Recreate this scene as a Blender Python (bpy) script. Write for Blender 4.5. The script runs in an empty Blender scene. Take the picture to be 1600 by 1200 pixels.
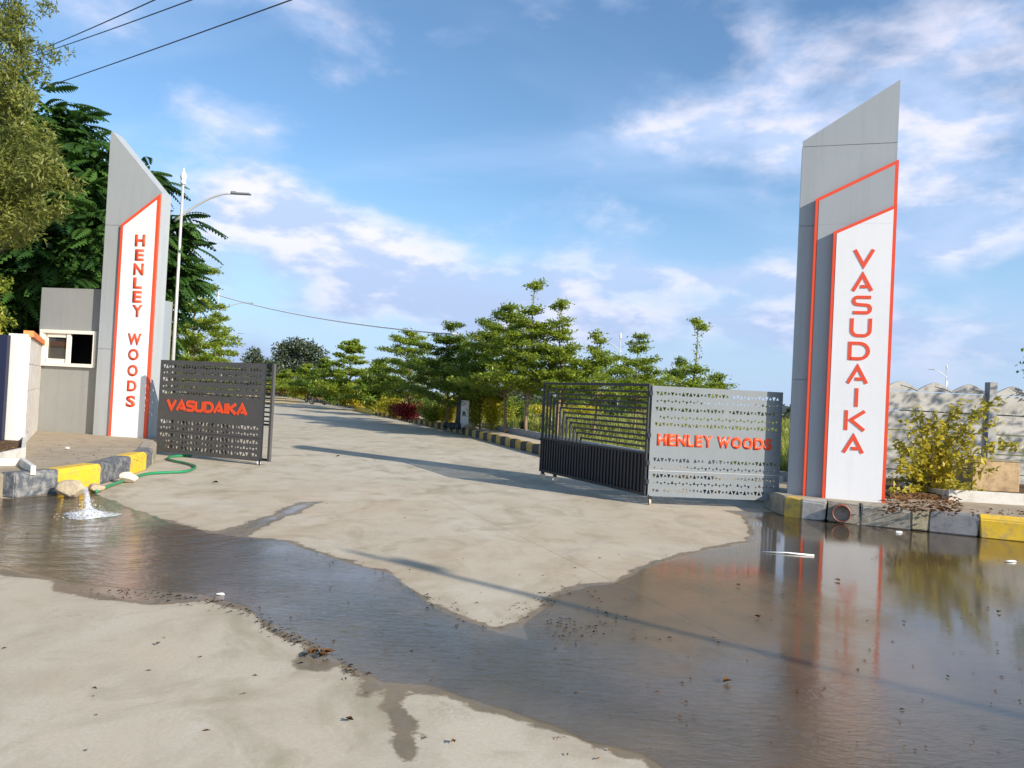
import bpy, bmesh, math, random
import numpy as np
from mathutils import Vector, Matrix
from mathutils.geometry import tessellate_polygon

R = math.radians
rnd = random.Random(7)
npr = np.random.default_rng(11)
scene = bpy.context.scene
COL = scene.collection

# ------------------------------------------------------------------ camera
CAM_H = 1.6
PITCH, ROLL, FPX = R(0.95), R(2.9), 1200.0
Fv = Vector((0, math.cos(PITCH), math.sin(PITCH)))
X0 = Vector((1, 0, 0)); U0 = X0.cross(Fv)
Rv = X0 * math.cos(ROLL) + U0 * math.sin(ROLL)
Uv = -X0 * math.sin(ROLL) + U0 * math.cos(ROLL)
cam = bpy.data.cameras.new("camera"); cam_o = bpy.data.objects.new("camera", cam); COL.objects.link(cam_o)
M = Matrix((Rv, Uv, -Fv)).transposed().to_4x4(); M.translation = (0, 0, CAM_H)
cam_o.matrix_world = M
cam.sensor_width = 36; cam.lens = 36 * FPX / 1600; cam.clip_end = 3000; cam.clip_start = 0.05
scene.camera = cam_o

# ------------------------------------------------------------------ light
SUN_EL = R(25.0)
LDIR = Vector((-0.79, 0.61, 0)).normalized() * math.cos(SUN_EL); LDIR.z = -math.sin(SUN_EL)
sun = bpy.data.lights.new("sun", 'SUN'); sun.energy = 5.0; sun.angle = R(0.5); sun.color = (1.0, 0.905, 0.79)
sun_o = bpy.data.objects.new("sun", sun); COL.objects.link(sun_o)
sun_o.rotation_euler = LDIR.to_track_quat('-Z', 'Y').to_euler(); sun_o.location = (20, -20, 30)

scene.view_settings.view_transform = 'Standard'; scene.view_settings.look = 'None'
scene.view_settings.exposure = 0.50; scene.view_settings.gamma = 1.0
scene.view_settings.use_curve_mapping = False
scene.render.engine = 'CYCLES'
scene.cycles.max_bounces = 6; scene.cycles.transparent_max_bounces = 12

def ray(px, py):
    return Fv + Rv * ((px - 800) / FPX) - Uv * ((py - 600) / FPX)
def gp(px, py, z=0.0):
    d = ray(px, py); t = (z - CAM_H) / d.z
    return Vector((0, 0, CAM_H)) + d * t
def at(px, py, Y):
    d = ray(px, py); return Vector((0, 0, CAM_H)) + d * (Y / d.y)

# ------------------------------------------------------------------ node helpers
class NT:
    def __init__(s, tree): s.t = tree; s.n = tree.nodes; s.l = tree.links
    def new(s, typ, **kw):
        n = s.n.new(typ)
        for k, v in kw.items(): setattr(n, k, v)
        return n
    def link(s, a, b): s.l.new(a, b)
    def setv(s, sock, v):
        if isinstance(v, bpy.types.NodeSocket): s.l.new(v, sock)
        else: sock.default_value = v
    def math(s, op, a, b=0.0, c=0.0, clamp=False):
        n = s.n.new('ShaderNodeMath'); n.operation = op; n.use_clamp = clamp
        s.setv(n.inputs[0], a); s.setv(n.inputs[1], b); s.setv(n.inputs[2], c)
        return n.outputs[0]
    def noise(s, vec, scale, detail=4, rough=0.55, dist=0.0, out='Fac'):
        n = s.n.new('ShaderNodeTexNoise'); s.setv(n.inputs['Scale'], scale)
        n.inputs['Detail'].default_value = detail; n.inputs['Roughness'].default_value = rough
        n.inputs['Distortion'].default_value = dist
        if vec is not None: s.l.new(vec, n.inputs['Vector'])
        return n.outputs[out]
    def mapr(s, v, a, b, c=0.0, d=1.0, smooth=False):
        n = s.n.new('ShaderNodeMapRange'); n.clamp = True
        if smooth: n.interpolation_type = 'SMOOTHSTEP'
        s.setv(n.inputs[0], v); n.inputs[1].default_value = a; n.inputs[2].default_value = b
        n.inputs[3].default_value = c; n.inputs[4].default_value = d
        return n.outputs[0]
    def mix(s, f, a, b, mode='MIX'):
        n = s.n.new('ShaderNodeMix'); n.data_type = 'RGBA'; n.blend_type = mode
        s.setv(n.inputs[0], f); s.setv(n.inputs[6], a); s.setv(n.inputs[7], b)
        return n.outputs[2]
    def vmul(s, v, sc):
        n = s.n.new('ShaderNodeMapping'); s.l.new(v, n.inputs[0]); n.inputs['Scale'].default_value = sc
        return n.outputs[0]
    def bump(s, h, strength=0.3, dist=0.01, normal=None):
        n = s.n.new('ShaderNodeBump'); n.inputs['Strength'].default_value = strength
        n.inputs['Distance'].default_value = dist; s.l.new(h, n.inputs['Height'])
        if normal is not None: s.l.new(normal, n.inputs['Normal'])
        return n.outputs[0]

def C4(c): return (c[0], c[1], c[2], 1.0)
def newmat(name):
    m = bpy.data.materials.new(name); m.use_nodes = True
    t = NT(m.node_tree); t.b = m.node_tree.nodes['Principled BSDF']
    tc = t.new('ShaderNodeTexCoord'); t.obj = tc.outputs['Object']
    g = t.new('ShaderNodeNewGeometry'); t.pos = g.outputs['Position']
    return m, t

def paint(name, col, rough=0.5, var=0.12, scale=3.0, bump=0.0, metallic=0.0, dirt=None, dirt_amt=0.0, spec=0.5, bscale=60, streak=0.0):
    m, t = newmat(name)
    n1 = t.noise(t.pos, scale, 5, 0.6); n2 = t.noise(t.pos, scale * 9, 3)
    f = t.mapr(t.math('ADD', t.math('MULTIPLY', n1, 0.7), t.math('MULTIPLY', n2, 0.3)), 0.3, 0.7)
    lo = tuple(c * (1 - var) for c in col); hi = tuple(min(1, c * (1 + var)) for c in col)
    c = t.mix(f, C4(lo), C4(hi))
    if dirt:
        n3 = t.noise(t.pos, scale * 2.3, 6, 0.7)
        c = t.mix(t.mapr(n3, 0.62 - dirt_amt * 0.3, 0.72 - dirt_amt * 0.1, 0, min(1.0, dirt_amt * 1.4)), c, C4(dirt))
    if streak:   # rain streaks and dust runs
        s1 = t.noise(t.vmul(t.pos, (7, 7, 0.32)), 1.0, 6, 0.62); s2 = t.noise(t.vmul(t.pos, (30, 30, 0.8)), 1.0, 3, 0.6)
        c = t.mix(t.mapr(s1, 0.48, 0.74, 0, streak), c, C4([v * 0.62 + 0.03 for v in col])); c = t.mix(t.mapr(s2, 0.55, 0.8, 0, streak * 0.7), c, C4([v * 0.7 + 0.04 for v in col]))
    t.link(c, t.b.inputs['Base Color'])
    t.b.inputs['Roughness'].default_value = rough; t.b.inputs['Metallic'].default_value = metallic
    t.b.inputs['Specular IOR Level'].default_value = spec
    if bump: t.link(t.bump(t.noise(t.pos, bscale, 4), bump, 0.01), t.b.inputs['Normal'])
    return m

def leafmat(name, lo, hi, trans=0.35, rough=0.45):
    m, t = newmat(name)
    a = t.new('ShaderNodeAttribute', attribute_name='v'); big = t.noise(t.pos, 0.9, 2)
    f = t.math('ADD', t.math('MULTIPLY', a.outputs['Fac'], 0.7), t.mapr(big, 0.3, 0.7, -0.15, 0.4), clamp=True)
    c = t.mix(f, C4(lo), C4(hi))
    t.link(c, t.b.inputs['Base Color']); t.b.inputs['Roughness'].default_value = rough
    t.b.inputs['Specular IOR Level'].default_value = 0.35 if rough < .55 else 0.04
    tr = t.new('ShaderNodeBsdfTranslucent'); t.link(t.mix(0.5, c, C4([min(1, h * 1.6) for h in hi])), tr.inputs['Color'])
    ms = t.new('ShaderNodeMixShader'); ms.inputs[0].default_value = trans
    t.link(t.b.outputs[0], ms.inputs[1]); t.link(tr.outputs[0], ms.inputs[2])
    t.link(ms.outputs[0], t.n['Material Output'].inputs['Surface'])
    return m

# ------------------------------------------------------------------ world: daylight sky with clouds
def build_world():
    w = bpy.data.worlds.new("World"); scene.world = w; w.use_nodes = True
    t = NT(w.node_tree); bg = t.n['Background']
    sky = t.new('ShaderNodeTexSky'); sky.sky_type = 'NISHITA'; sky.sun_disc = False
    sky.sun_elevation = SUN_EL; sky.sun_rotation = math.atan2(-LDIR.x, -LDIR.y)
    sky.air_density = 1.0; sky.dust_density = 0.6; sky.ozone_density = 2.2
    tc = t.new('ShaderNodeTexCoord'); g = tc.outputs['Generated']
    sx = t.new('ShaderNodeSeparateXYZ'); t.link(g, sx.inputs[0]); x, y, z = sx.outputs
    az = t.math('ARCTAN2', x, y); el = t.math('ARCSINE', z)
    def vec(a, b, c=0.0):
        n = t.new('ShaderNodeCombineXYZ'); t.setv(n.inputs[0], a); t.setv(n.inputs[1], b); t.setv(n.inputs[2], c); return n.outputs[0]
    # perspective-flattened coordinate of a cloud layer
    den = t.math('ADD', t.math('MAXIMUM', z, 0.0), 0.22)
    cl = vec(t.math('DIVIDE', x, den), t.math('DIVIDE', y, den), 0.37)
    n1 = t.noise(cl, 1.1, 5, 0.5, 0.2)
    n2 = t.noise(vec(t.math('MULTIPLY', az, 1.0), t.math('MULTIPLY', el, 1.9), 1.7), 5.5, 8, 0.54, 0.15)
    blobs = None
    # soft banks of cloud, as directions: azimuth, elevation, half widths, weight
    for px, py, rx, ry, s in CLOUDS:
        d = ray(px, py).normalized(); a0 = math.atan2(d.x, d.y); e0 = math.asin(d.z)
        u = t.math('DIVIDE', t.math('SUBTRACT', az, a0), rx / FPX); v = t.math('DIVIDE', t.math('SUBTRACT', el, e0), ry / FPX)
        q = t.math('ADD', t.math('MULTIPLY', u, u), t.math('MULTIPLY', v, v))
        e = t.math('MULTIPLY', t.math('POWER', 2.718, t.math('MULTIPLY', q, -1.0)), s)
        blobs = e if blobs is None else t.math('ADD', blobs, e)
    dens = t.math('ADD', t.math('ADD', t.math('MULTIPLY', n1, 0.22), t.math('MULTIPLY', n2, 1.15)), blobs)
    fac = t.math('MULTIPLY', t.mapr(dens, 0.68, 1.04, 0.0, 1.0, smooth=True), t.mapr(el, 0.26, 0.46, 0.92, 0.66))
    # thin high streaks
    st = t.noise(vec(t.math('MULTIPLY', t.math('DIVIDE', x, den), 0.55), t.math('MULTIPLY', t.math('DIVIDE', y, den), 1.3), 4.0), 1.3, 5, 0.5, 0.5)
    fac2 = t.mapr(st, 0.46, 0.8, 0.0, 0.42, smooth=True)
    shade = t.mapr(t.noise(vec(az, t.math('MULTIPLY', t.math('SUBTRACT', el, 0.018), 2.3), 3.1), 9.0, 8, 0.56, 0.1), 0.44, 0.60, smooth=True)
    low = t.mapr(el, 0.02, 0.30)
    cc = t.mix(low, C4((3.2, 4.1, 6.1)), C4((4.5, 5.5, 7.7)))
    cc = t.mix(t.math('MULTIPLY', shade, t.mapr(el, 0.06, 0.2, 0.35, 0.9)), cc, C4((7.6, 7.3, 8.2)))
    SK = 1.0
    tint = t.mix(1.0, sky.outputs[0], C4(SKY_TINT), 'MULTIPLY')
    c = t.mix(fac2, tint, C4((5.6, 6.8, 9.2)))
    # pale blue-grey air just over the horizon
    hz = t.mapr(el, 0.0, 0.30, 0.80, 0.0, smooth=True)
    c = t.mix(hz, c, C4((3.3, 4.5, 6.7)))
    c = t.mix(fac, c, cc)
    t.link(c, bg.inputs['Color']); bg.inputs['Strength'].default_value = 0.10
SKY_TINT = (1.06, 1.26, 1.36)
CLOUDS = [(390, 300, 110, 42, 0.42), (500, 345, 110, 40, 0.32), (590, 395, 130, 40, 0.36), (330, 370, 200, 60, 0.14), (150, 210, 90, 40, 0.12), (620, 470, 420, 50, 0.22), (480, 560, 400, 40, 0.10), (1000, 500, 300, 70, 0.20),
          (1100, 215, 150, 60, 0.32), (1400, 140, 260, 100, 0.20), (1150, 130, 200, 70, 0.14), (1550, 300, 200, 90, 0.16),
          (1120, 430, 130, 35, 0.18), (1450, 520, 400, 80, 0.18), (600, 40, 240, 40, 0.14), (420, 220, 60, 25, 0.14),
          (800, 200, 260, 110, -0.16), (1150, 350, 160, 55, -0.16), (150, 60, 240, 90, -0.08)]
build_world()

# ------------------------------------------------------------------ mesh helpers
def link(o, parent=None):
    COL.objects.link(o)
    if parent is not None: o.parent = parent
    return o
def tag(o, label=None, cat=None, group=None, kind=None):
    if label: o['label'] = label
    if cat: o['category'] = cat
    if group: o['group'] = group
    if kind: o['kind'] = kind
    return o
def empty(name, loc=(0, 0, 0), rz=0.0, label=None, cat=None, group=None, kind=None):
    o = bpy.data.objects.new(name, None); o.empty_display_size = 0.2
    o.location = loc; o.rotation_euler = (0, 0, rz); COL.objects.link(o)
    return tag(o, label, cat, group, kind)
class MB:
    def __init__(s): s.v = []; s.f = []
    def add(s, vs, fs):
        b = len(s.v); s.v += [tuple(p) for p in vs]; s.f += [tuple(i + b for i in f) for f in fs]; return s
    def box(s, c, d, rz=0.0):
        cx, cy, cz = c; dx, dy, dz = d[0] / 2, d[1] / 2, d[2] / 2; co, si = math.cos(rz), math.sin(rz)
        vs = []
        for z in (-dz, dz):
            for x, y in ((-dx, -dy), (dx, -dy), (dx, dy), (-dx, dy)):
                vs.append((cx + x * co - y * si, cy + x * si + y * co, cz + z))
        return s.add(vs, [(3, 2, 1, 0), (4, 5, 6, 7), (0, 1, 5, 4), (1, 2, 6, 5), (2, 3, 7, 6), (3, 0, 4, 7)])
    def tube(s, pts, rad, n=8, cap=True):
        pts = [Vector(p) for p in pts]
        if not hasattr(rad, '__len__'): rad = [rad] * len(pts)
        b = len(s.v); side = None
        for i, p in enumerate(pts):
            a = pts[min(i + 1, len(pts) - 1)] - pts[max(i - 1, 0)]
            a = a.normalized() if a.length > 1e-9 else Vector((0, 0, 1))
            if side is None: side = a.orthogonal().normalized()
            else:
                side = (side - a * side.dot(a))
                side = side.normalized() if side.length > 1e-6 else a.orthogonal().normalized()
            o = a.cross(side)
            for k in range(n):
                t_ = 2 * math.pi * k / n
                s.v.append(tuple(p + (side * math.cos(t_) + o * math.sin(t_)) * rad[i]))
        for i in range(len(pts) - 1):
            for k in range(n):
                k2 = (k + 1) % n
                s.f.append((b + i * n + k, b + i * n + k2, b + (i + 1) * n + k2, b + (i + 1) * n + k))
        if cap:
            s.f.append(tuple(b + k for k in reversed(range(n)))); e = b + (len(pts) - 1) * n
            s.f.append(tuple(e + k for k in range(n)))
        return s
    def build(s, name, m, parent=None, smooth=False, bevel=0.0):
        me = bpy.data.meshes.new(name); me.from_pydata(s.v, [], s.f); me.update()
        me.materials.append(m)
        if smooth: me.polygons.foreach_set('use_smooth', [True] * len(me.polygons))
        o = bpy.data.objects.new(name, me); link(o, parent)
        if bevel:
            bm = bmesh.new(); bm.from_mesh(me)
            bmesh.ops.bevel(bm, geom=list(bm.edges), offset=bevel, segments=1, affect='EDGES', profile=0.7, clamp_overlap=True)
            bm.to_mesh(me); bm.free()
        return o
def prism(mb, poly, fr, d0, d1):
    """poly: list of (s, z) counter-clockwise seen from outside; fr=(origin, u, n); extruded between depths d0<d1 along n"""
    O, u, n = fr; k = len(poly)
    vs = [O + u * a + n * d0 + Vector((0, 0, b)) for a, b in poly] + [O + u * a + n * d1 + Vector((0, 0, b)) for a, b in poly]
    fs = [tuple(reversed(range(k))), tuple(range(k, 2 * k))]
    for i in range(k): j = (i + 1) % k; fs.append((i, j, k + j, k + i))
    return mb.add(vs, fs)
def flat(poly, z, name, m, parent=None):
    pts = [Vector((p[0], p[1], z)) for p in poly]
    tris = tessellate_polygon([pts]); me = bpy.data.meshes.new(name)
    me.from_pydata([tuple(p) for p in pts], [], [tuple(f) for f in tris]); me.update()
    me.materials.append(m)
    bm = bmesh.new(); bm.from_mesh(me); bm.normal_update()
    bmesh.ops.reverse_faces(bm, faces=[f for f in bm.faces if f.normal.z < 0]); bm.normal_update()
    bm.to_mesh(me); bm.free()
    return link(bpy.data.objects.new(name, me), parent)
def npmesh(name, V, Q, m, parent=None, v=None, smooth=False):
    """V (N,3), Q (F,k) index array; v per-face attribute"""
    me = bpy.data.meshes.new(name); F, k = Q.shape
    me.vertices.add(len(V)); me.vertices.foreach_set('co', np.ascontiguousarray(V, dtype=np.float32).ravel())
    me.loops.add(F * k); me.loops.foreach_set('vertex_index', np.ascontiguousarray(Q, dtype=np.int32).ravel())
    me.polygons.add(F); me.polygons.foreach_set('loop_start', np.arange(0, F * k, k, dtype=np.int32))
    me.polygons.foreach_set('loop_total', np.full(F, k, dtype=np.int32))
    if smooth: me.polygons.foreach_set('use_smooth', np.ones(F, dtype=bool))
    me.update(calc_edges=True)
    if v is not None:
        a = me.attributes.new('v', 'FLOAT', 'FACE'); a.data.foreach_set('value', np.ascontiguousarray(v, dtype=np.float32))
    me.materials.append(m)
    return link(bpy.data.objects.new(name, me), parent)
def unit(a): return a / np.maximum(np.linalg.norm(a, axis=1, keepdims=True), 1e-9)
def leaves(C, D, N, L, W, fold=0.15):
    """diamond leaves: base C, direction D, normal N, length L, width W -> V,Q"""
    n = len(C); D = unit(D); S = unit(np.cross(D, N)); Nn = unit(np.cross(S, D))
    L = np.broadcast_to(np.asarray(L, dtype=float).reshape(-1, 1), (n, 1)); W = np.broadcast_to(np.asarray(W, dtype=float).reshape(-1, 1), (n, 1))
    mid = C + D * L * 0.45
    V = np.empty((n, 4, 3)); V[:, 0] = C; V[:, 1] = mid + S * W * 0.5 + Nn * W * fold; V[:, 2] = C + D * L - Nn * L * 0.12; V[:, 3] = mid - S * W * 0.5 + Nn * W * fold
    Q = np.arange(n * 4).reshape(n, 4)
    return V.reshape(-1, 3), Q
def merge(parts):
    Vs, Qs, b = [], [], 0
    for V, Q in parts: Vs.append(V); Qs.append(Q + b); b += len(V)
    return np.concatenate(Vs), np.concatenate(Qs)
def rdir(n, zs=1.0, zb=0.0):
    a = npr.normal(size=(n, 3)); a[:, 2] = a[:, 2] * zs + zb; return unit(a)
# ------------------------------------------------------------------ materials
_a, _b = gp(760, 812), gp(1230, 1040); _d = (_a - _b); JROT = math.atan2(_d.x, _d.y)   # slab joints follow one seen in the drive
JOFF = 3.7 - (_a.x * math.cos(JROT) - _a.y * math.sin(JROT))
def concrete_mat():
    m, t = newmat("concrete"); p = t.pos
    a = t.new('ShaderNodeAttribute', attribute_name='wet').outputs['Fac']
    big = t.noise(p, 0.35, 5, 0.6, 0.6); silt = t.new('ShaderNodeAttribute', attribute_name='silt').outputs['Fac']; mid = t.noise(t.vmul(p, (1.4, 1.0, 1)), 1.6, 6, 0.65, 0.4); fine = t.noise(p, 45, 3, 0.6); grain = t.noise(p, 260, 2, 0.7)
    c = t.mix(t.mapr(big, 0.32, 0.68), C4((0.51, 0.442, 0.32)), C4((0.62, 0.558, 0.435)))
    c = t.mix(t.mapr(mid, 0.46, 0.68, 0, 0.6), c, C4((0.36, 0.30, 0.20)))
    c = t.mix(t.mapr(t.noise(p, 0.8, 6, 0.7, 0.2), 0.54, 0.70, 0, 0.5), c, C4((0.62, 0.48, 0.34)))
    c = t.mix(t.mapr(t.noise(t.vmul(p, (1.5, 1.0, 1)), 0.75, 7, 0.62, 1.2), 0.52, 0.66, 0, 0.7), c, C4((0.30, 0.26, 0.155)))
    c = t.mix(t.mapr(t.noise(t.vmul(p, (1.3, 1.0, 1)), 2.4, 8, 0.7), 0.6, 0.8, 0, 0.5), c, C4((0.70, 0.67, 0.60)))
    sp = t.new('ShaderNodeTexVoronoi'); sp.inputs['Scale'].default_value = 9; t.link(p, sp.inputs['Vector'])
    spot = t.math('MULTIPLY', t.mapr(sp.outputs['Distance'], 0.05, 0.12, 1, 0), t.mapr(t.noise(p, 3.0, 2), 0.55, 0.65))
    c = t.mix(t.math('MULTIPLY', spot, 0.45), c, C4((0.23, 0.20, 0.15)))
    c = t.mix(t.mapr(fine, 0.25, 0.75, 0.0, 0.34), c, C4((0.28, 0.26, 0.22)))
    c = t.mix(t.mapr(grain, 0.3, 0.7, 0, 0.26), c, C4((0.22, 0.20, 0.17)))
    c = t.mix(t.math('MULTIPLY', silt, t.mapr(t.noise(p, 0.9, 8, 0.68, 0.6), 0.36, 0.66, 0.06, 0.5)), c, C4((0.41, 0.285, 0.165)))      # silt left where the water has spread before
    ck = t.new('ShaderNodeTexVoronoi'); ck.feature = 'DISTANCE_TO_EDGE'; ck.inputs['Scale'].default_value = 0.42     # hairline cracks
    wv = t.new('ShaderNodeVectorMath', operation='ADD'); t.link(p, wv.inputs[0]); t.link(t.noise(p, 2.2, 6, 0.7, 0, 'Color'), wv.inputs[1]); t.link(wv.outputs[0], ck.inputs['Vector'])
    crk = t.math('MULTIPLY', t.mapr(ck.outputs['Distance'], 0.0, 0.006, 1, 0), t.mapr(t.noise(p, 0.45, 2), 0.54, 0.62))
    c = t.mix(t.math('MULTIPLY', crk, 0.4), c, C4((0.15, 0.125, 0.09)))
    # damp rings, small dark stains
    st = t.noise(t.vmul(p, (0.7, 1.5, 1)), 1.1, 5, 0.55, 0.3)
    c = t.mix(t.mapr(st, 0.715, 0.735, 0, 0.5), c, C4((0.22, 0.20, 0.16)))
    # saw-cut slab joints, 3.9 m grid turned with the road
    rot = t.new('ShaderNodeMapping'); t.link(p, rot.inputs[0]); rot.inputs['Rotation'].default_value = (0, 0, JROT); rot.inputs['Location'].default_value = (JOFF, 2.2, 0)
    s2 = t.new('ShaderNodeSeparateXYZ'); t.link(rot.outputs[0], s2.inputs[0])
    js = []
    for k, w_ in ((0, 7.4), (1, 9.5)):
        fr_ = t.math('FRACT', t.math('DIVIDE', t.math('ADD', s2.outputs[k], t.math('MULTIPLY', mid, 0.02)), w_))
        js.append(t.mapr(t.math('ABSOLUTE', t.math('SUBTRACT', fr_, 0.5)), 0.0, 0.0013, 1, 0))
    j = t.math('MAXIMUM', js[0], js[1])
    c = t.mix(t.math('MULTIPLY', j, 0.5), c, C4((0.16, 0.145, 0.12)))
    # wet film: darker, smooth, ragged capillary edge
    nz = t.math('ADD', t.math('MULTIPLY', t.noise(p, 2.6, 6, 0.62), 0.30), t.math('MULTIPLY', t.noise(p, 8, 5, 0.7), 0.14))
    sd = t.math('ADD', t.math('SUBTRACT', a, 0.3 + 0.215), nz)
    wet = t.mapr(sd, -0.006, 0.018, 0, 1); deep = t.mapr(sd, 0.10, 0.5, 0, 1, smooth=True)
    halo = t.math('MULTIPLY', t.mapr(sd, -0.16, 0.0), t.mapr(a, 0.01, 0.06))
    dry = t.mix(t.math('MULTIPLY', halo, 0.16), c, C4((0.30, 0.26, 0.20)))
    wetc = t.mix(t.mapr(big, 0.35, 0.65), C4((0.25, 0.165, 0.105)), C4((0.22, 0.185, 0.10)))
    wetc = t.mix(t.mapr(mid, 0.40, 0.66), wetc, C4((0.15, 0.12, 0.07)))
    dd3 = t.new('ShaderNodeVectorMath', operation='DISTANCE'); t.link(p, dd3.inputs[0]); dd3.inputs[1].default_value = gp(1040, 935)
    away = t.mapr(t.math('ADD', dd3.outputs['Value'], t.math('MULTIPLY', t.noise(p, 1.4, 6, 0.65, 0.4), 2.2)), 1.9, 3.3, 0.1, 1.0, smooth=True)
    wetc = t.mix(t.math('MULTIPLY', t.math('MULTIPLY', deep, away), t.mapr(t.noise(p, 0.7, 5, 0.6), 0.3, 0.65, 0.25, 0.85)), wetc, C4((0.092, 0.074, 0.038)))   # algae-dark silt under the lasting water
    wetc = t.mix(t.math('MULTIPLY', j, 0.5), wetc, C4((0.03, 0.025, 0.02)))
    wetc = t.mix(t.mapr(fine, 0.25, 0.75, 0.0, 0.35), wetc, C4((0.13, 0.105, 0.075)))
    t.link(t.mix(wet, dry, wetc), t.b.inputs['Base Color'])
    t.link(t.mapr(t.math('MULTIPLY', wet, t.mapr(sd, -0.02, 0.12)), 0, 1, 0.85, 0.22), t.b.inputs['Roughness'])
    t.link(t.mapr(wet, 0, 1, 0.3, 0.55), t.b.inputs['Specular IOR Level'])
    h = t.math('ADD', t.math('MULTIPLY', fine, 0.4), t.math('ADD', t.math('MULTIPLY', grain, 0.3), t.math('MULTIPLY', t.noise(t.vmul(p, (1, 8, 1)), 14, 3), 0.2)))
    h = t.math('SUBTRACT', h, t.math('MULTIPLY', j, 0.8))
    b = t.new('ShaderNodeBump'); b.inputs['Distance'].default_value = 0.006
    t.link(t.mapr(wet, 0, 1, 0.55, 0.10), b.inputs['Strength']); t.link(h, b.inputs['Height']); t.link(b.outputs[0], t.b.inputs['Normal'])
    return m
FOUNT = gp(139, 806, 0.0)
def water_mat():
    m, t = newmat("water"); p = t.pos
    # thin transparent film: clear below, Fresnel mirror above
    tr = t.new('ShaderNodeBsdfTransparent'); gl = t.new('ShaderNodeBsdfGlossy'); gl.inputs['Roughness'].default_value = 0.015
    dx = t.new('ShaderNodeVectorMath', operation='DISTANCE'); t.link(p, dx.inputs[0]); dx.inputs[1].default_value = FOUNT
    r = dx.outputs['Value']
    ring = t.math('MULTIPLY', t.math('SINE', t.math('ADD', t.math('MULTIPLY', r, 21), t.math('MULTIPLY', t.noise(p, 2.0, 3), 11))), t.mapr(r, 0.1, 3.4, 1.0, 0.0))
    rot = t.new('ShaderNodeMapping'); t.link(p, rot.inputs[0]); rot.inputs['Rotation'].default_value = (0, 0, R(30)); rot.inputs['Scale'].default_value = (1.0, 2.6, 1)
    n1 = t.noise(rot.outputs[0], 7.5, 4, 0.55, 0.6); n2 = t.noise(rot.outputs[0], 30, 3, 0.5, 0.4); n3 = t.noise(p, 1.1, 3)
    # the current runs from the hose to the lower right; beside it the sheet lies calm
    s = t.new('ShaderNodeSeparateXYZ'); t.link(p, s.inputs[0])
    A = gp(200, 840); B = gp(1000, 1120); dv = (B - A).normalized(); nx, ny = -dv.y, dv.x
    off = t.math('ADD', t.math('MULTIPLY', t.math('SUBTRACT', s.outputs[0], A.x), nx), t.math('MULTIPLY', t.math('SUBTRACT', s.outputs[1], A.y), ny))
    cur = t.math('ADD', t.mapr(t.math('ABSOLUTE', off), 0.2, 1.7, 1.5, 0.14), t.mapr(r, 0.5, 4.0, 1.3, 0.0))
    amp = t.math('MULTIPLY', cur, t.mapr(n3, 0.3, 0.7, 0.45, 1.2))
    h = t.math('ADD', t.math('MULTIPLY', t.math('ADD', t.math('MULTIPLY', n1, 1.0), t.math('MULTIPLY', n2, 0.30)), amp), t.math('MULTIPLY', ring, 0.75))
    b = t.bump(h, 0.42, 0.014)
    t.link(b, gl.inputs['Normal'])
    gg = t.new('ShaderNodeNewGeometry'); dt = t.new('ShaderNodeVectorMath', operation='DOT_PRODUCT'); t.link(b, dt.inputs[0]); t.link(gg.outputs['Incoming'], dt.inputs[1])
    ci = t.math('SUBTRACT', 1.0, t.math('ABSOLUTE', dt.outputs['Value']), clamp=True)
    frs = t.math('ADD', 0.03, t.math('MULTIPLY', 0.97, t.math('POWER', ci, 4.6)), clamp=True)   # same from above and below
    dd2 = t.new('ShaderNodeVectorMath', operation='DISTANCE'); t.link(p, dd2.inputs[0]); dd2.inputs[1].default_value = gp(1040, 935)
    drained = t.mapr(t.math('ADD', dd2.outputs['Value'], t.math('MULTIPLY', t.noise(p, 1.4, 6, 0.65, 0.4), 2.2)), 1.9, 3.1, 0.12, 1.0, smooth=True)
    frs = t.math('MULTIPLY', frs, drained)      # a patch where the film has nearly drained away
    tr.inputs['Color'].default_value = (0.87, 0.82, 0.74, 1)
    ms = t.new('ShaderNodeMixShader'); t.link(frs, ms.inputs[0]); t.link(tr.outputs[0], ms.inputs[1]); t.link(gl.outputs[0], ms.inputs[2])
    t.link(ms.outputs[0], t.n['Material Output'].inputs['Surface']); t.n.remove(t.b)
    return m
MT = {}
MT['concrete'] = concrete_mat(); MT['water'] = water_mat()
MT['acp_grey'] = paint('grey_cladding', (0.35, 0.375, 0.385), 0.42, 0.04, 1.2, dirt=(0.26, 0.26, 0.25), dirt_amt=0.12, bump=0.02, bscale=3, streak=0.35)
MT['acp_shaded'] = paint('grey_cladding_shaded', (0.20, 0.24, 0.29), 0.4, 0.04, 1.2)  # grey cladding darkened and blued: the shaded side's tone put into the colour
MT['acp_white'] = paint('white_cladding', (0.80, 0.80, 0.80), 0.38, 0.03, 1.0, dirt=(0.66, 0.65, 0.62), dirt_amt=0.10, streak=0.16)
MT['red'] = paint('orange_red_paint', (0.80, 0.085, 0.030), 0.38, 0.06, 5)
MT['booth'] = paint('booth_grey', (0.28, 0.285, 0.275), 0.7, 0.06, 1.0, dirt=(0.22, 0.21, 0.19), dirt_amt=0.2, streak=0.35)
MT['booth2'] = paint('booth_blue_grey', (0.25, 0.29, 0.33), 0.6, 0.05, 1.0)
MT['upvc'] = paint('window_frame', (0.80, 0.77, 0.66), 0.4, 0.03)
MT['sheet_l'] = paint('grey_sheet', (0.205, 0.228, 0.24), 0.45, 0.05, 1.5, dirt=(0.27, 0.26, 0.24), dirt_amt=0.3, streak=0.3)
MT['sheet_d'] = paint('charcoal_sheet', (0.075, 0.073, 0.070), 0.5, 0.08, 1.5, dirt=(0.12, 0.10, 0.08), dirt_amt=0.3, streak=0.4)
MT['iron'] = paint('dark_iron', (0.018, 0.021, 0.028), 0.42, 0.12, 4, dirt=(0.05, 0.045, 0.04), dirt_amt=0.2)
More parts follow.
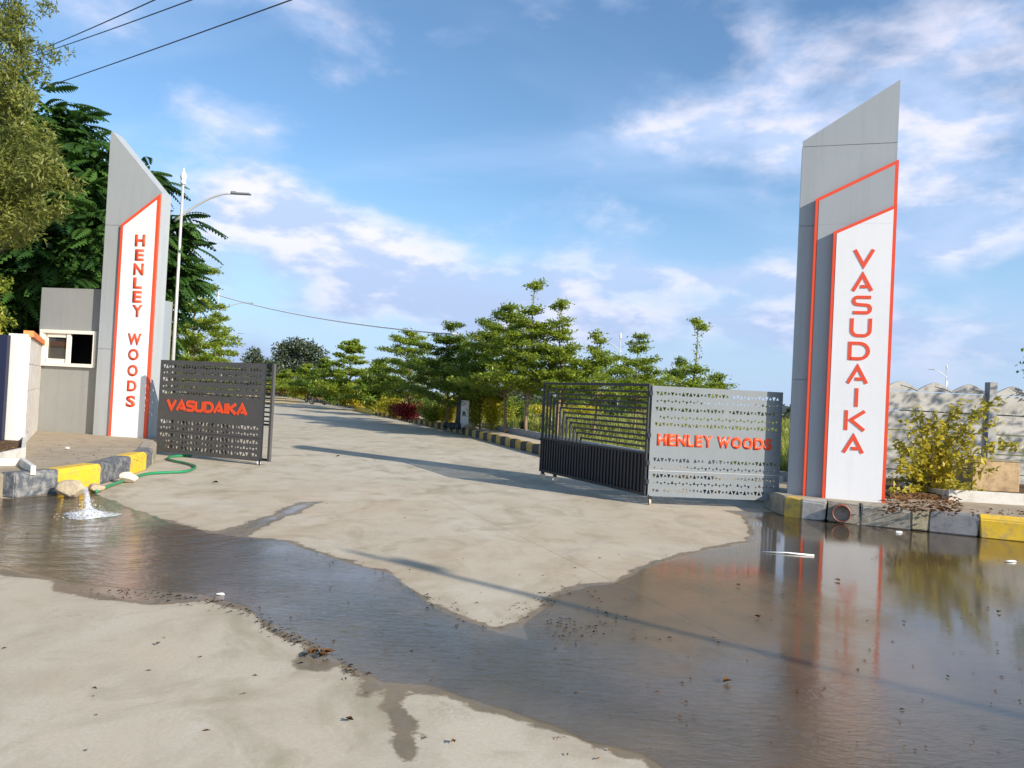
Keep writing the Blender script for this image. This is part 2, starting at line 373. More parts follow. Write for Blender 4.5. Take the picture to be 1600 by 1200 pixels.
MT['sign_red'] = paint('sign_red', (0.85, 0.075, 0.012), 0.42, 0.05, 6)
MT['k_yellow'] = paint('kerb_yellow', (0.72, 0.46, 0.025), 0.65, 0.10, 4, 0.3, dirt=(0.33, 0.26, 0.14), dirt_amt=0.45)
MT['k_yellow_d'] = paint('kerb_yellow_dusty', (0.56, 0.38, 0.06), 0.75, 0.14, 4, 0.3, dirt=(0.24, 0.20, 0.13), dirt_amt=0.6)
MT['k_dark'] = paint('kerb_black', (0.075, 0.085, 0.10), 0.7, 0.25, 5, 0.4, dirt=(0.30, 0.29, 0.26), dirt_amt=0.6)
MT['k_worn'] = paint('kerb_black_worn', (0.24, 0.24, 0.24), 0.8, 0.25, 5, 0.4, dirt=(0.12, 0.125, 0.14), dirt_amt=0.5)
MT['k_black'] = paint('kerb_black_clean', (0.03, 0.03, 0.035), 0.7, 0.25, 5, 0.3, dirt=(0.12, 0.11, 0.10), dirt_amt=0.4)
MT['k_stone'] = paint('kerb_bare', (0.34, 0.31, 0.25), 0.85, 0.2, 5, 0.5, dirt=(0.20, 0.17, 0.12), dirt_amt=0.6)
MT['k_stone2'] = paint('kerb_bare_olive', (0.27, 0.24, 0.16), 0.85, 0.2, 5, 0.5, dirt=(0.16, 0.13, 0.08), dirt_amt=0.5)
MT['k_pale'] = paint('kerb_bare_pale', (0.42, 0.40, 0.37), 0.85, 0.18, 5, 0.5, dirt=(0.24, 0.21, 0.17), dirt_amt=0.5)
MT['pad'] = paint('pad_dirt', (0.36, 0.305, 0.225), 0.95, 0.16, 1.6, 0.6, dirt=(0.27, 0.20, 0.13), dirt_amt=0.5, spec=0.1, bscale=30)
MT['foot'] = paint('footpath', (0.50, 0.42, 0.32), 0.95, 0.16, 1.6, 0.4, dirt=(0.38, 0.29, 0.20), dirt_amt=0.4, spec=0.1)
MT['soil'] = paint('soil', (0.12, 0.075, 0.042), 0.95, 0.3, 3, 1.0, spec=0.1, bscale=25)
MT['sand'] = paint('sand', (0.52, 0.38, 0.19), 0.95, 0.15, 1, 0.3, spec=0.1)
MT['grass_base'] = paint('grass_ground', (0.14, 0.145, 0.035), 0.95, 0.3, 0.6, 0.5, dirt=(0.17, 0.13, 0.06), dirt_amt=0.4, spec=0.1)
MT['earth'] = paint('earth', (0.16, 0.13, 0.07), 0.95, 0.3, 0.3, 0.3, dirt=(0.10, 0.11, 0.03), dirt_amt=0.6, spec=0.1)
MT['wall_w'] = paint('whitewashed_wall', (0.44, 0.425, 0.385), 0.85, 0.08, 1.6, 0.3, dirt=(0.25, 0.235, 0.20), dirt_amt=0.6, streak=0.45)
MT['wall_g'] = paint('wall_post', (0.34, 0.34, 0.33), 0.85, 0.1, 2, 0.3, dirt=(0.22, 0.2, 0.17), dirt_amt=0.4)
MT['planter'] = paint('planter_white', (0.62, 0.60, 0.54), 0.8, 0.08, 2, 0.3, dirt=(0.42, 0.36, 0.27), dirt_amt=0.5)
MT['orange'] = paint('orange_cap', (0.72, 0.22, 0.06), 0.7, 0.1, 3)
MT['navy'] = paint('navy', (0.006, 0.009, 0.035), 0.5, 0.1)
MT['yellow'] = paint('yellow_board', (0.85, 0.42, 0.02), 0.5, 0.06)
MT['stone'] = paint('rubble_stone', (0.42, 0.35, 0.24), 0.9, 0.2, 6, 0.8, dirt=(0.27, 0.21, 0.13), dirt_amt=0.5, bscale=25)
MT['stone2'] = paint('pale_stone', (0.58, 0.52, 0.42), 0.9, 0.2, 6, 0.8, dirt=(0.36, 0.28, 0.18), dirt_amt=0.4, bscale=25)
MT['clay'] = paint('clay_plinth', (0.46, 0.33, 0.18), 0.9, 0.15, 2.2, 0.6, dirt=(0.22, 0.14, 0.08), dirt_amt=0.6)
MT['hose'] = paint('green_hose', (0.02, 0.22, 0.09), 0.35, 0.15, 8)
MT['pipe'] = paint('rust_pipe', (0.26, 0.09, 0.06), 0.5, 0.2, 9)
MT['pipe_dark'] = paint('pipe_inside_shade', (0.07, 0.02, 0.015), 0.7, 0.2, 9)  # darkened pipe colour, shade of the pipe's depth painted in
MT['pipe_grey'] = paint('grey_pipe', (0.16, 0.14, 0.12), 0.5, 0.15, 9)
MT['galv'] = paint('galvanised', (0.55, 0.55, 0.53), 0.4, 0.06, 6, metallic=0.25)
MT['galv_w'] = paint('white_lamp_pole', (0.74, 0.72, 0.68), 0.4, 0.05, 6)
MT['led'] = paint('lamp_head', (0.20, 0.21, 0.22), 0.45, 0.05, 6)
MT['rubber'] = paint('rubber', (0.02, 0.02, 0.02), 0.7)
MT['chrome'] = paint('chrome', (0.5, 0.5, 0.5), 0.25, 0.05, metallic=0.9)
MT['wheel'] = paint('caster_wheel', (0.62, 0.52, 0.38), 0.7, 0.15, 9)
MT['bark'] = paint('bark', (0.22, 0.155, 0.10), 0.9, 0.25, 6, 0.8, bscale=30)
MT['bark_d'] = paint('bark_dark', (0.06, 0.048, 0.036), 0.9, 0.3, 6, 0.8, bscale=30)
MT['wire'] = paint('wire_black', (0.03, 0.04, 0.07), 0.6)
MT['wire_w'] = paint('wire_white', (0.75, 0.75, 0.78), 0.5)
MT['white'] = paint('white_plastic', (0.8, 0.8, 0.78), 0.4, 0.05)
MT['litter'] = None
def glassmat():
    m, t = newmat('window_glass'); t.b.inputs['Base Color'].default_value = (0.035, 0.035, 0.032, 1); t.b.inputs['Roughness'].default_value = 0.06
    t.b.inputs['Specular IOR Level'].default_value = 0.9; return m
MT['glass'] = glassmat()
MT['void'] = paint('dark_interior', (0.01, 0.01, 0.011), 0.9)  # near-black colour stands in for the shade inside the booth
MT['curtain'] = paint('notice_paper', (0.30, 0.27, 0.25), 0.8, 0.1, 12)

# ------------------------------------------------------------------ ground, road
KH = 0.30
K = [Vector((4.25, 13.4, 0)), Vector((2.5, 17.3, 0)), gp(838, 710), gp(700, 672.5), gp(625, 656), gp(583, 648)]
flat([(-400, -300), (400, -300), (700, 1500), (-1100, 1500)], -0.35, 'terrain', MT['earth'])['kind'] = 'structure'
rd = [(-45, -25), (45, -25), (45, 12)] + [(p.x + 0.25, p.y) for p in K] + [(p.x + 0.3, p.y) for p in (gp(571, 641), gp(500, 629.5), gp(478, 626))] + [(-40, 130), (-90, 130), (-44, 74), (-9, 18), (-45, 18)]
flat(rd, -0.004, 'road', MT['concrete'])['kind'] = 'structure'
s = flat([gp(x, y).xy for x, y in ((300, 629), (415, 633), (474, 629), (462, 624), (415, 619), (300, 612))], 0.004, 'sand_strip', MT['sand']); s['kind'] = 'structure'
lt = flat([(-9.2, 18.4), (-44.3, 74), (-90, 129), (-200, 129), (-200, 18.4)], 0.05, 'roadside_verge', MT['grass_base']); lt['kind'] = 'structure'

WET = [(-60, 775), (20, 779), (92, 771), (135, 768), (158, 775), (215, 797), (270, 815), (330, 830), (370, 822), (430, 800), (470, 785), (505, 783), (478, 797), (430, 815), (385, 838), (440, 843), (456, 845), (512, 866), (569, 883), (610, 894), (640, 917), (685, 946), (730, 962), (775, 980),
       (805, 973), (850, 945), (846, 932), (906, 911), (955, 909), (1000, 883), (1034, 872), (1101, 855), (1165, 844), (1169, 829), (1157, 806), (1130, 797), (1225, 800), (1400, 790), (2300, 882), (3000, 1300),
       (1500, 1500), (1100, 1290), (1020, 1205), (1000, 1187), (925, 1167), (869, 1145), (794, 1120), (737, 1107), (715, 1096), (662, 1081), (628, 1080), (630, 1105), (648, 1128), (644, 1144), (659, 1172), (648, 1188), (628, 1192), (616, 1177), (610, 1155), (612, 1132), (604, 1099), (600, 1077),
       (577, 1092), (551, 1092), (549, 1075), (566, 1062), (532, 1041), (500, 1046), (472, 1043), (465, 1034), (476, 1011), (446, 994), (412, 981), (394, 962), (375, 955), (322, 938), (300, 941), (225, 943), (150, 934), (94, 927), (75, 906), (0, 897), (-60, 893)]
WETG = np.array([[gp(x, y).x, gp(x, y).y] for x, y in WET])
def sdist(P, poly):
    A = poly; B = np.roll(poly, -1, axis=0); d = np.full(len(P), 1e9); ins = np.zeros(len(P), dtype=bool)
    for a, b in zip(A, B):
        ab = b - a; t = np.clip(((P - a) @ ab) / max(ab @ ab, 1e-12), 0, 1)
        d = np.minimum(d, np.linalg.norm(P - a - t[:, None] * ab, axis=1))
        c = (a[1] > P[:, 1]) != (b[1] > P[:, 1])
        xi = (b[0] - a[0]) * (P[:, 1] - a[1]) / (b[1] - a[1] + 1e-12) + a[0]
        ins ^= c & (P[:, 0] < xi)
    return np.where(ins, d, -d)
nx_, ny_ = 460, 330
gx = np.linspace(-10, 14, nx_); gy = 1.4 + (np.linspace(0, 1, ny_) ** 1.35) * 15.6
GX, GY = np.meshgrid(gx, gy); P = np.stack([GX.ravel(), GY.ravel()], 1)
sdw = sdist(P, WETG)
V = np.concatenate([P, np.zeros((len(P), 1))], 1)
ii = (np.arange(ny_ - 1)[:, None] * nx_ + np.arange(nx_ - 1)[None, :]).ravel()
Q = np.stack([ii, ii + 1, ii + nx_ + 1, ii + nx_], 1)
dw = npmesh('driveway', V, Q, MT['concrete'], smooth=True); dw['kind'] = 'structure'
sl_ = dw.data.attributes.new('silt', 'FLOAT', 'POINT'); sl_.data.foreach_set('value', (np.clip((3.6 + sdw) / 3.6, 0, 1) * np.clip((16.5 - P[:, 1]) / 5, 0, 1) * np.clip((9 - np.abs(P[:, 0])) / 2, 0, 1) * np.clip((P[:, 1] - 4.0) / 3.0, 0.25, 1)).astype(np.float32))
at_ = dw.data.attributes.new('wet', 'FLOAT', 'POINT'); at_.data.foreach_set('value', np.clip(sdw + 0.3, 0, 1.5).astype(np.float32))

# the water: a thin sheet with a wandering rim, lying on the wet concrete
def fract_noise(P, seed, scale, oct=4):
    r = np.random.default_rng(seed); out = np.zeros(len(P)); a = 1.0
    for o in range(oct):
        for _ in range(5):
            k = r.normal(size=2) * scale; out += a * np.sin(P @ k + r.uniform(0, 6.28)) / 5
        a *= 0.55; scale *= 2.0
    return out
def water_sheet():
    # drop the thin drip fingers: standing water keeps to the stream and the pool
    keep = [(-60, 776), (20, 780), (92, 772), (135, 768), (158, 776), (215, 799), (270, 818), (330, 833), (400, 842), (440, 845), (512, 870), (569, 887), (610, 899), (640, 922), (685, 952), (730, 968), (790, 990), (824, 1000),
            (815, 978), (858, 950), (856, 938), (912, 917), (960, 914), (1006, 889), (1040, 878), (1104, 861), (1170, 849), (1176, 829), (1166, 807), (1225, 800), (1400, 790), (2300, 882), (3000, 1300), (1500, 1500), (1120, 1290), (1040, 1205), (1000, 1180), (925, 1160), (869, 1137), (794, 1112), (737, 1098), (662, 1073), (600, 1066), (566, 1050), (520, 1022),
            (484, 1000), (446, 980), (412, 968), (380, 945), (322, 926), (250, 922), (150, 915), (94, 905), (0, 884), (-60, 880)]
    pts = [Vector(gp(x, y)[:2]) for x, y in keep]; out = []
    for i, a in enumerate(pts):
        b = pts[(i + 1) % len(pts)]; n = max(1, int((b - a).length / 0.035)); 
        for k in range(n): out.append(a.lerp(b, k / n))
    A = np.array([[p.x, p.y] for p in out]); T = np.roll(A, -1, 0) - np.roll(A, 1, 0); T /= np.maximum(np.linalg.norm(T, axis=1, keepdims=True), 1e-6)
    N = np.stack([-T[:, 1], T[:, 0]], 1); A = A + N * (fract_noise(A, 5, 3.5, 5) * 0.055)[:, None]
    o = flat([tuple(a) for a in A], 0.004, 'water', MT['water']); o['kind'] = 'structure'
water_sheet()

# ------------------------------------------------------------------ kerbs (setting) and their blocks
def kblock(parent, a, b, inward, h, m, w=0.22, gap=0.0025, jit=0.004, name='kerb_block'):
    a = Vector((a.x, a.y, 0)); b = Vector((b.x, b.y, 0)); t = (b - a).normalized(); nrm = Vector((-t.y, t.x, 0)) * inward
    a2, b2 = a + t * gap, b - t * gap
    j = lambda: Vector((rnd.uniform(-jit, jit), rnd.uniform(-jit, jit), rnd.uniform(-jit, jit)))
    mb = MB(); c = 0.025
    prof = [(0, 0), (0, h - c * 1.4), (c, h), (w, h), (w, 0)]
    A = [a2 + nrm * x + Vector((0, 0, z)) + j() for x, z in prof]; B = [b2 + nrm * x + Vector((0, 0, z)) + j() for x, z in prof]
    k = len(prof); mb.add(A + B, [tuple(range(k)), tuple(reversed(range(k, 2 * k)))] + [(i, k + i, k + (i + 1) % k, (i + 1) % k) for i in range(k)])
    bmx = mb.build(name, m, parent)
    bm = bmesh.new(); bm.from_mesh(bmx.data); bmesh.ops.recalc_face_normals(bm, faces=bm.faces)
    bmesh.ops.bevel(bm, geom=list(bm.edges), offset=0.016, segments=2, affect='EDGES'); bm.to_mesh(bmx.data); bm.free()
    return bmx
def along(poly, d):
    for i in range(len(poly) - 1):
        L = (poly[i + 1] - poly[i]).length
        if d <= L: return poly[i].lerp(poly[i + 1], d / L)
        d -= L
    return poly[-1]
def plen(poly): return sum((poly[i + 1] - poly[i]).length for i in range(len(poly) - 1))

kr = empty('kerb', K[0], kind='structure')
def K0(p): return Vector((p.x, p.y, 0)) - kr.location
Kl = [K0(p) for p in K]; L = plen(Kl); n = int(L / 0.56)
for i in range(n):
    o = kblock(kr, along(Kl, L * i / n), along(Kl, L * (i + 1) / n), -1, 0.28, MT['k_yellow_d'] if i % 2 else MT['k_black'])
# second stretch of kerb beyond the side turning, with its bright end block
K2 = [gp(571, 641), gp(556, 638.5), gp(500, 629.5), gp(478, 626)]
kr2 = empty('kerb', (K2[0].x, K2[0].y, 0), kind='structure')
K2l = [Vector((p.x, p.y, 0)) - kr2.location for p in K2]; L2 = plen(K2l); n = int(L2 / 0.9)
for i in range(n):
    kblock(kr2, along(K2l, L2 * i / n), along(K2l, L2 * (i + 1) / n), -1, 0.28, MT['k_yellow_d'] if i % 2 else MT['k_black'], w=0.3)
e0 = gp(582, 648) ; e1 = gp(556, 641)
kblock(kr2, Vector((e1.x, e1.y, 0)) - kr2.location + Vector((0, -.6, 0)), Vector((e0.x, e0.y, 0)) - kr2.location + Vector((0, 0, 0)), 1, 0.34, MT['k_yellow'], w=0.35)
# near left kerb
pL = [gp(20.6, 779), gp(91, 771), gp(157, 758), gp(203.5, 742.5), gp(228, 735), gp(238, 726), gp(244, 714)]
kl = empty('kerb', (pL[0].x, pL[0].y, 0), kind='structure')
mats = ['k_dark', 'k_yellow', 'k_dark', 'k_yellow', 'k_dark', 'k_stone']
for i in range(6): kblock(kl, pL[i] - kl.location, pL[i + 1] - kl.location, 1, KH + 0.02, MT[mats[i]], w=0.26, jit=0.008)
# near right kerb
pR = [gp(x, y) for x, y in ((1224, 807), (1250, 810.5), (1290, 815), (1344, 820.5), (1424, 829), (1452, 831.5), (1530, 840), (1625, 850), (1740, 862), (1860, 874))]
krr = empty('kerb', (pR[0].x, pR[0].y, 0), kind='structure')
mats = ['k_yellow_d', 'k_pale', 'k_stone', 'k_stone', 'k_stone2', 'k_worn', 'k_yellow', 'k_dark', 'k_yellow']
for i in range(9): kblock(krr, pR[i] - krr.location, pR[i + 1] - krr.location, 1, KH, MT[mats[i]], w=0.26, jit=0.018)
rside = pR[0] + Vector((0.05, 0.0, 0)); kblock(krr, Vector((0.02, 1.0, 0)), Vector((0.0, 0.02, 0)), 1, KH, MT['k_stone'], w=0.26)

# pads behind the kerbs
def pad(name, poly, z0, z1, m):
    mb = MB(); k = len(poly)
    tris = tessellate_polygon([[Vector((p[0], p[1], 0)) for p in poly]])
    vs = [(p[0], p[1], z0) for p in poly] + [(p[0], p[1], z1) for p in poly]
    fs = [tuple(i + k for i in t_) for t_ in tris] + [(i, (i + 1) % k, k + (i + 1) % k, k + i) for i in range(k)]
    o = mb.add(vs, fs).build(name, m)
    bm = bmesh.new(); bm.from_mesh(o.data); bmesh.ops.recalc_face_normals(bm, faces=bm.faces); bm.to_mesh(o.data); bm.free()
    o['kind'] = 'structure'; return o
inL = []
for i, p in enumerate(pL):
    a = pL[max(i - 1, 0)]; b = pL[min(i + 1, len(pL) - 1)]; t_ = (b - a).normalized(); inL.append((p.x - t_.y * 0.2, p.y + t_.x * 0.2))
pad('pavement', inL + [(-8.0, 18.3), (-16, 20.5), (-24, 20.5), (-24, 9.8)], -0.1, KH - 0.004, MT['pad'])
inR = []
for i, p in enumerate(pR):
    a = pR[max(i - 1, 0)]; b = pR[min(i + 1, len(pR) - 1)]; t_ = (b - a).normalized(); inR.append((p.x - t_.y * 0.2, p.y + t_.x * 0.2))
pad('pavement', [(inR[0][0] + 0.15, inR[0][1])] + inR[1:] + [(16, 9.5), (16, 15.2), (7.6, 15.0), (4.6, 14.5)], -0.1, KH - 0.008, MT['pad'])
# park ground, footpath strip and edging wall along the far kerb
off = lambda d: [((p.x + d), p.y + 0.25 * d) for p in K]
pad('footpath', off(0.19) + list(reversed(off(1.15))), -0.1, 0.255, MT['foot'])
pad('park_ground', off(1.2) + [(p.x + 0.3, p.y + .1) for p in (gp(571, 641), gp(500, 629.5), gp(478, 626))] + [(-38, 129), (160, 129), (160, 15.3), (5.6, 15.3)], -0.1, 0.21, MT['grass_base'])
ew = empty('edging_wall', (K[0].x + 1.15, K[0].y, 0), label='low grey concrete edging wall running behind the black and yellow kerb', cat='edging')
ek = [Vector((x, y, 0)) - ew.location for x, y in off(1.12)]; L = plen(ek); n = int(L / 2.4)
for i in range(n):
    a, b = along(ek, L * i / n), along(ek, L * (i + 1) / n)
    o = kblock(ew, a, b, -1, 0.46, MT['wall_g'], w=0.12, name='edging_slab')

# ------------------------------------------------------------------ lettering
def fontmesh(ch, w, h, depth, bold):
    cu = bpy.data.curves.new('t', 'FONT'); cu.body = ch; cu.size = 1.0; cu.offset = bold; cu.extrude = 0.0; cu.resolution_u = 4
    ob = bpy.data.objects.new('t', cu); COL.objects.link(ob)
    dg = bpy.context.evaluated_depsgraph_get(); me = bpy.data.meshes.new_from_object(ob.evaluated_get(dg))
    bpy.data.objects.remove(ob); bpy.data.curves.remove(cu)
    bm = bmesh.new(); bm.from_mesh(me); xs = [v.co.x for v in bm.verts]; ys = [v.co.y for v in bm.verts]
    x0, x1, y0, y1 = min(xs), max(xs), min(ys), max(ys)
    for v in bm.verts: v.co = ((v.co.x - x0) / max(x1 - x0, 1e-6) * w - w / 2, 0, (v.co.y - y0) / (y1 - y0) * h - h / 2)
    r = bmesh.ops.extrude_face_region(bm, geom=list(bm.faces))
    for e in r['geom']:
        if isinstance(e, bmesh.types.BMVert): e.co.y -= depth
    bmesh.ops.recalc_face_normals(bm, faces=bm.faces)
    bm.to_mesh(me); bm.free(); return me
def stroke_poly(pts, w):
    """open stroke with mitred joints -> list of quads"""
    P = []
    for p in pts:
        if not P or (Vector(p) - P[-1]).length > 0.012: P.append(Vector(p))
    Lf, Rt = [], []
    for i, p in enumerate(P):
        if i == 0: d = (P[1] - P[0]).normalized(); n = Vector((-d.y, d.x)); k = 1
        elif i == len(P) - 1: d = (P[-1] - P[-2]).normalized(); n = Vector((-d.y, d.x)); k = 1
        else:
            d0 = (P[i] - P[i - 1]).normalized(); d1 = (P[i + 1] - P[i]).normalized(); n = Vector((-(d0 + d1).y, (d0 + d1).x)).normalized()
            k = 1 / max(0.3, n.dot(Vector((-d0.y, d0.x))))
        Lf.append(p + n * w / 2 * k); Rt.append(p - n * w / 2 * k)
    return Lf + Rt[::-1], len(P)
def arc(cx, cy, rx, ry, a0, a1, n=9): return [(cx + rx * math.cos(R(a0 + (a1 - a0) * i / n)), cy + ry * math.sin(R(a0 + (a1 - a0) * i / n))) for i in range(n + 1)]
STY = {  # wide display capitals, unit box; stroke lists
    'V': [[(0.04, 1), (0.5, 0.1), (0.96, 1)]],
    'A': [[(0.04, 0), (0.5, 0.9), (0.96, 0)], [(0.40, 0.24), (0.74, 0.24)]],
    'S': [[(0.95, 0.93), (0.25, 0.93)] + arc(0.25, 0.73, 0.18, 0.2, 90, 270, 7) + [(0.25, 0.53), (0.75, 0.49)] + arc(0.75, 0.28, 0.18, 0.21, 90, -90, 7) + [(0.75, 0.07), (0.05, 0.07)]],
    'U': [[(0.07, 1), (0.07, 0.38)] + arc(0.37, 0.37, 0.30, 0.30, 180, 270, 6) + [(0.63, 0.07)] + arc(0.63, 0.37, 0.30, 0.30, 270, 360, 6) + [(0.93, 1)]],
    'D': [[(0.07, 0.0), (0.07, 0.93), (0.5, 0.93)] + arc(0.5, 0.5, 0.42, 0.43, 90, -90, 12) + [(0.5, 0.07), (0.07, 0.07)]],
    'I': [[(0.5, 0), (0.5, 1)]],
    'K': [[(0.07, 0), (0.07, 1)], [(0.95, 0.98), (0.30, 0.52), (0.95, 0.02)]],
}
def stylemesh(ch, w, h, depth, sw):
    me = bpy.data.meshes.new('letter'); bm = bmesh.new()
    for si, st in enumerate(STY[ch]):
        pts = [((x - 0.5) * w, (y - 0.5) * h) for x, y in st]
        loop, n = stroke_poly(pts, sw); d = depth + 0.0012 * si
        f = [bm.verts.new((p.x, 0.0, p.y)) for p in loop]; b = [bm.verts.new((p.x, -d, p.y)) for p in loop]; m_ = len(loop)
        for i in range(n - 1):
            q = (i, i + 1, m_ - 2 - i, m_ - 1 - i)
            bm.faces.new([b[k] for k in q]); bm.faces.new([f[k] for k in reversed(q)])
        for i in range(m_): j = (i + 1) % m_; bm.faces.new((f[i], f[j], b[j], b[i]))
    bmesh.ops.recalc_face_normals(bm, faces=bm.faces); bm.to_mesh(me); bm.free(); return me

class Face:
    """vertical plane through P0 with in-plane direction u (rightwards) and outward normal n"""
    def __init__(s, P0, yaw=None, P1=None):
        s.O = Vector((P0.x, P0.y, 0)); 
        u = (P1 - P0) if P1 is not None else Vector((math.cos(yaw), -math.sin(yaw), 0)); u.z = 0
        s.u = u.normalized(); s.n = Vector((s.u.y, -s.u.x, 0))
        s.rz = math.atan2(s.u.y, s.u.x)
    def px(s, x, y, d=0.0):
        r = ray(x, y); O = s.O + s.n * d; c = Vector((0, 0, CAM_H))
        t = (O - c).dot(s.n) / r.dot(s.n); p = c + r * t
        return ((p - s.O).dot(s.u), p.z)
    def world(s, a, z, d=0.0): return s.O + s.u * a + s.n * d + Vector((0, 0, z))
def cutz(poly, z, keep_above):
    out = []; k = len(poly)
    for i in range(k):
        a, b = poly[i], poly[(i + 1) % k]; ia = (a[1] >= z) == keep_above; ib = (b[1] >= z) == keep_above
        if ia: out.append(a)
        if ia != ib: t = (z - a[1]) / (b[1] - a[1]); out.append((a[0] + (b[0] - a[0]) * t, z))
    return out
def ccw(poly):
    a = sum(poly[i][0] * poly[(i + 1) % len(poly)][1] - poly[(i + 1) % len(poly)][0] * poly[i][1] for i in range(len(poly)))
    return poly if a > 0 else poly[::-1]
def inset(poly, w, bottom_open=True):
    k = len(poly); out = []; zmin = min(p[1] for p in poly)
    lines = []
    for i in range(k):
        a = Vector(poly[i]); b = Vector(poly[(i + 1) % k]); d = (b - a).normalized(); n = Vector((-d.y, d.x))
        is_bot = abs(a.y - zmin) < 0.12 and abs(b.y - zmin) < 0.12
        lines.append((a + n * (0.0 if (is_bot and bottom_open) else w), d))
    for i in range(k):
        a, d = lines[i - 1]; b, e = lines[i]; den = d.x * e.y - d.y * e.x
        t = ((b - a).x * e.y - (b - a).y * e.x) / den; p = a + d * t; out.append((p.x, p.y))
    return out

def plate(parent, fc, poly, d0, d1, m, name):
    o = prism(MB(), ccw(poly), (Vector((0, 0, 0)), Vector((1, 0, 0)), Vector((0, -1, 0))), d0, d1).build(name, m, parent)
    return o
def clad(parent, poly, d0, d1, m, seams, name='cladding_panel', g=0.004):
    zs = [-99] + seams + [99]; obs = []
    for i in range(len(zs) - 1):
        p = cutz(ccw(poly), zs[i] + (g if i else 0), True); p = cutz(p, zs[i + 1] - (g if i < len(zs) - 2 else 0), False)
        if len(p) >= 3: obs.append(plate(parent, None, p, d0, d1, m, name))
    return obs

# ------------------------------------------------------------------ right pillar (VASUDAIKA)
PZ = KH
YAW = R(17.5)
fR = Face(gp(1230, 771, PZ), YAW)
def root_on(fc, name, label, cat, z=0.0, group=None): return empty(name, (fc.O.x, fc.O.y, z), fc.rz, label, cat, group)
pr = root_on(fR, 'gate_pillar', 'tall grey slanted-top entrance pillar with white panel reading VASUDAIKA on the right', 'pillar', 0, 'entrance pillars')
q = fR.px
out = [(q(1230, 771)[0], PZ - 0.03), (q(1379, 784)[0], PZ - 0.03), q(1407, 124), q(1255, 221)]
out[0] = (0.0, PZ - 0.03); out[3] = (0.0, out[3][1]); wR = (out[1][0] + out[2][0]) / 2; out[1] = (wR, out[1][1]); out[2] = (wR, out[2][1])
DEP = 0.42
core = plate(pr, None, inset(out, 0.01), -DEP, -0.02, MT['acp_shaded'], 'body')
zA = q(1330, 226)[1]; zB = q(1320, 352)[1]
clad(pr, out, -0.02, 0.0, MT['acp_grey'], [2.1, zB, zA])
lo = [(-0.004, PZ - 0.03), (0.002, PZ - 0.03), (0.002, out[3][1]), (-0.004, out[3][1] - 0.1)]
# outer plate: grey with red edge
q1 = lambda x, y: fR.px(x, y, 0.08)
o1 = [(q1(1250, 773)[0], PZ - 0.02), (q1(1379, 784)[0], PZ - 0.02), q1(1404.5, 249), q1(1279, 311)]
xl = (o1[0][0] + o1[3][0]) / 2; xr = wR + 0.015; o1 = [(xl, o1[0][1]), (xr, o1[1][1]), (xr, o1[2][1]), (xl, o1[3][1])]
plate(pr, None, o1, 0.0, 0.084, MT['red'], 'outer_trim')
clad(pr, inset(o1, 0.05), 0.084, 0.088, MT['acp_grey'], [zB], 'outer_plate', 0.0008)
q2 = lambda x, y: fR.px(x, y, 0.17)
o2 = [(q2(1281, 775.5)[0], PZ - 0.01), (q2(1379, 784)[0], PZ - 0.01), q2(1400.5, 319), q2(1306, 362)]
xl = (o2[0][0] + o2[3][0]) / 2; xr = wR + 0.005; o2 = [(xl, o2[0][1]), (xr, o2[1][1]), (xr, o2[2][1]), (xl, o2[3][1])]
plate(pr, None, o2, 0.088, 0.172, MT['red'], 'inner_trim')
clad(pr, inset(o2, 0.048), 0.172, 0.176, MT['acp_white'], [zB - 0.02], 'white_panel', 0.0008)
V9 = [(1335, 1365, 390.5, 417.5), (1333, 1363, 427, 454), (1332.5, 1361.5, 463, 490), (1329.5, 1361, 498, 526), (1326.5, 1358.5, 535, 562), (1324.5, 1355, 571, 598.5), (1335, 1341.5, 607, 635), (1320.5, 1351.5, 642, 672), (1318, 1348.5, 679.5, 707)]
for ch, (x0, x1, y0, y1) in zip('VASUDAIKA', V9):
    a = fR.px((x0 + x1) / 2, (y0 + y1) / 2, 0.178); w = (x1 - x0) / FPX * 12.15; h = (y1 - y0) / FPX * 12.15
    me = stylemesh(ch, max(w * 0.93, 0.02), h, 0.006, 0.050); me.materials.append(MT['red'])
    o = bpy.data.objects.new('letter', me); link(o, pr); o.location = (a[0], -0.176, a[1])

# ------------------------------------------------------------------ left pillar (HENLEY WOODS)
fL = Face(gp(145, 679, PZ), R(8))
pl = root_on(fL, 'gate_pillar', 'tall grey slanted-top entrance pillar with white panel reading HENLEY WOODS on the left', 'pillar', 0, 'entrance pillars')
q = fL.px
wL = (q(251, 302)[0] + q(233, 683)[0]) / 2
x0 = 0.0
out = [(0, PZ - 0.03), (wL, PZ - 0.03), (wL, q(251, 301)[1]), (0.02, q(174, 204)[1]), (0.0, q(173, 212)[1])]
plate(pl, None, inset(out, 0.006), -0.36, -0.02, MT['acp_grey'], 'body')
seam = q(190, 352)[1]
clad(pl, out, -0.02, 0.0, MT['acp_grey'], [2.2, seam])
q1 = lambda x, y: fL.px(x, y, 0.05)
o1 = [(q1(169, 681)[0], PZ - 0.02), (q1(230, 682.5)[0], PZ - 0.02), q1(250, 303), q1(189, 351)]
xl = (o1[0][0] + o1[3][0]) / 2; xr = wL - 0.01
o1 = [(xl, o1[0][1]), (xr, o1[1][1]), (xr, o1[2][1]), (xl, o1[3][1])]
plate(pl, None, o1, 0.0, 0.052, MT['red'], 'trim')
plate(pl, None, inset(o1, 0.065), 0.052, 0.057, MT['acp_white'], 'white_panel')
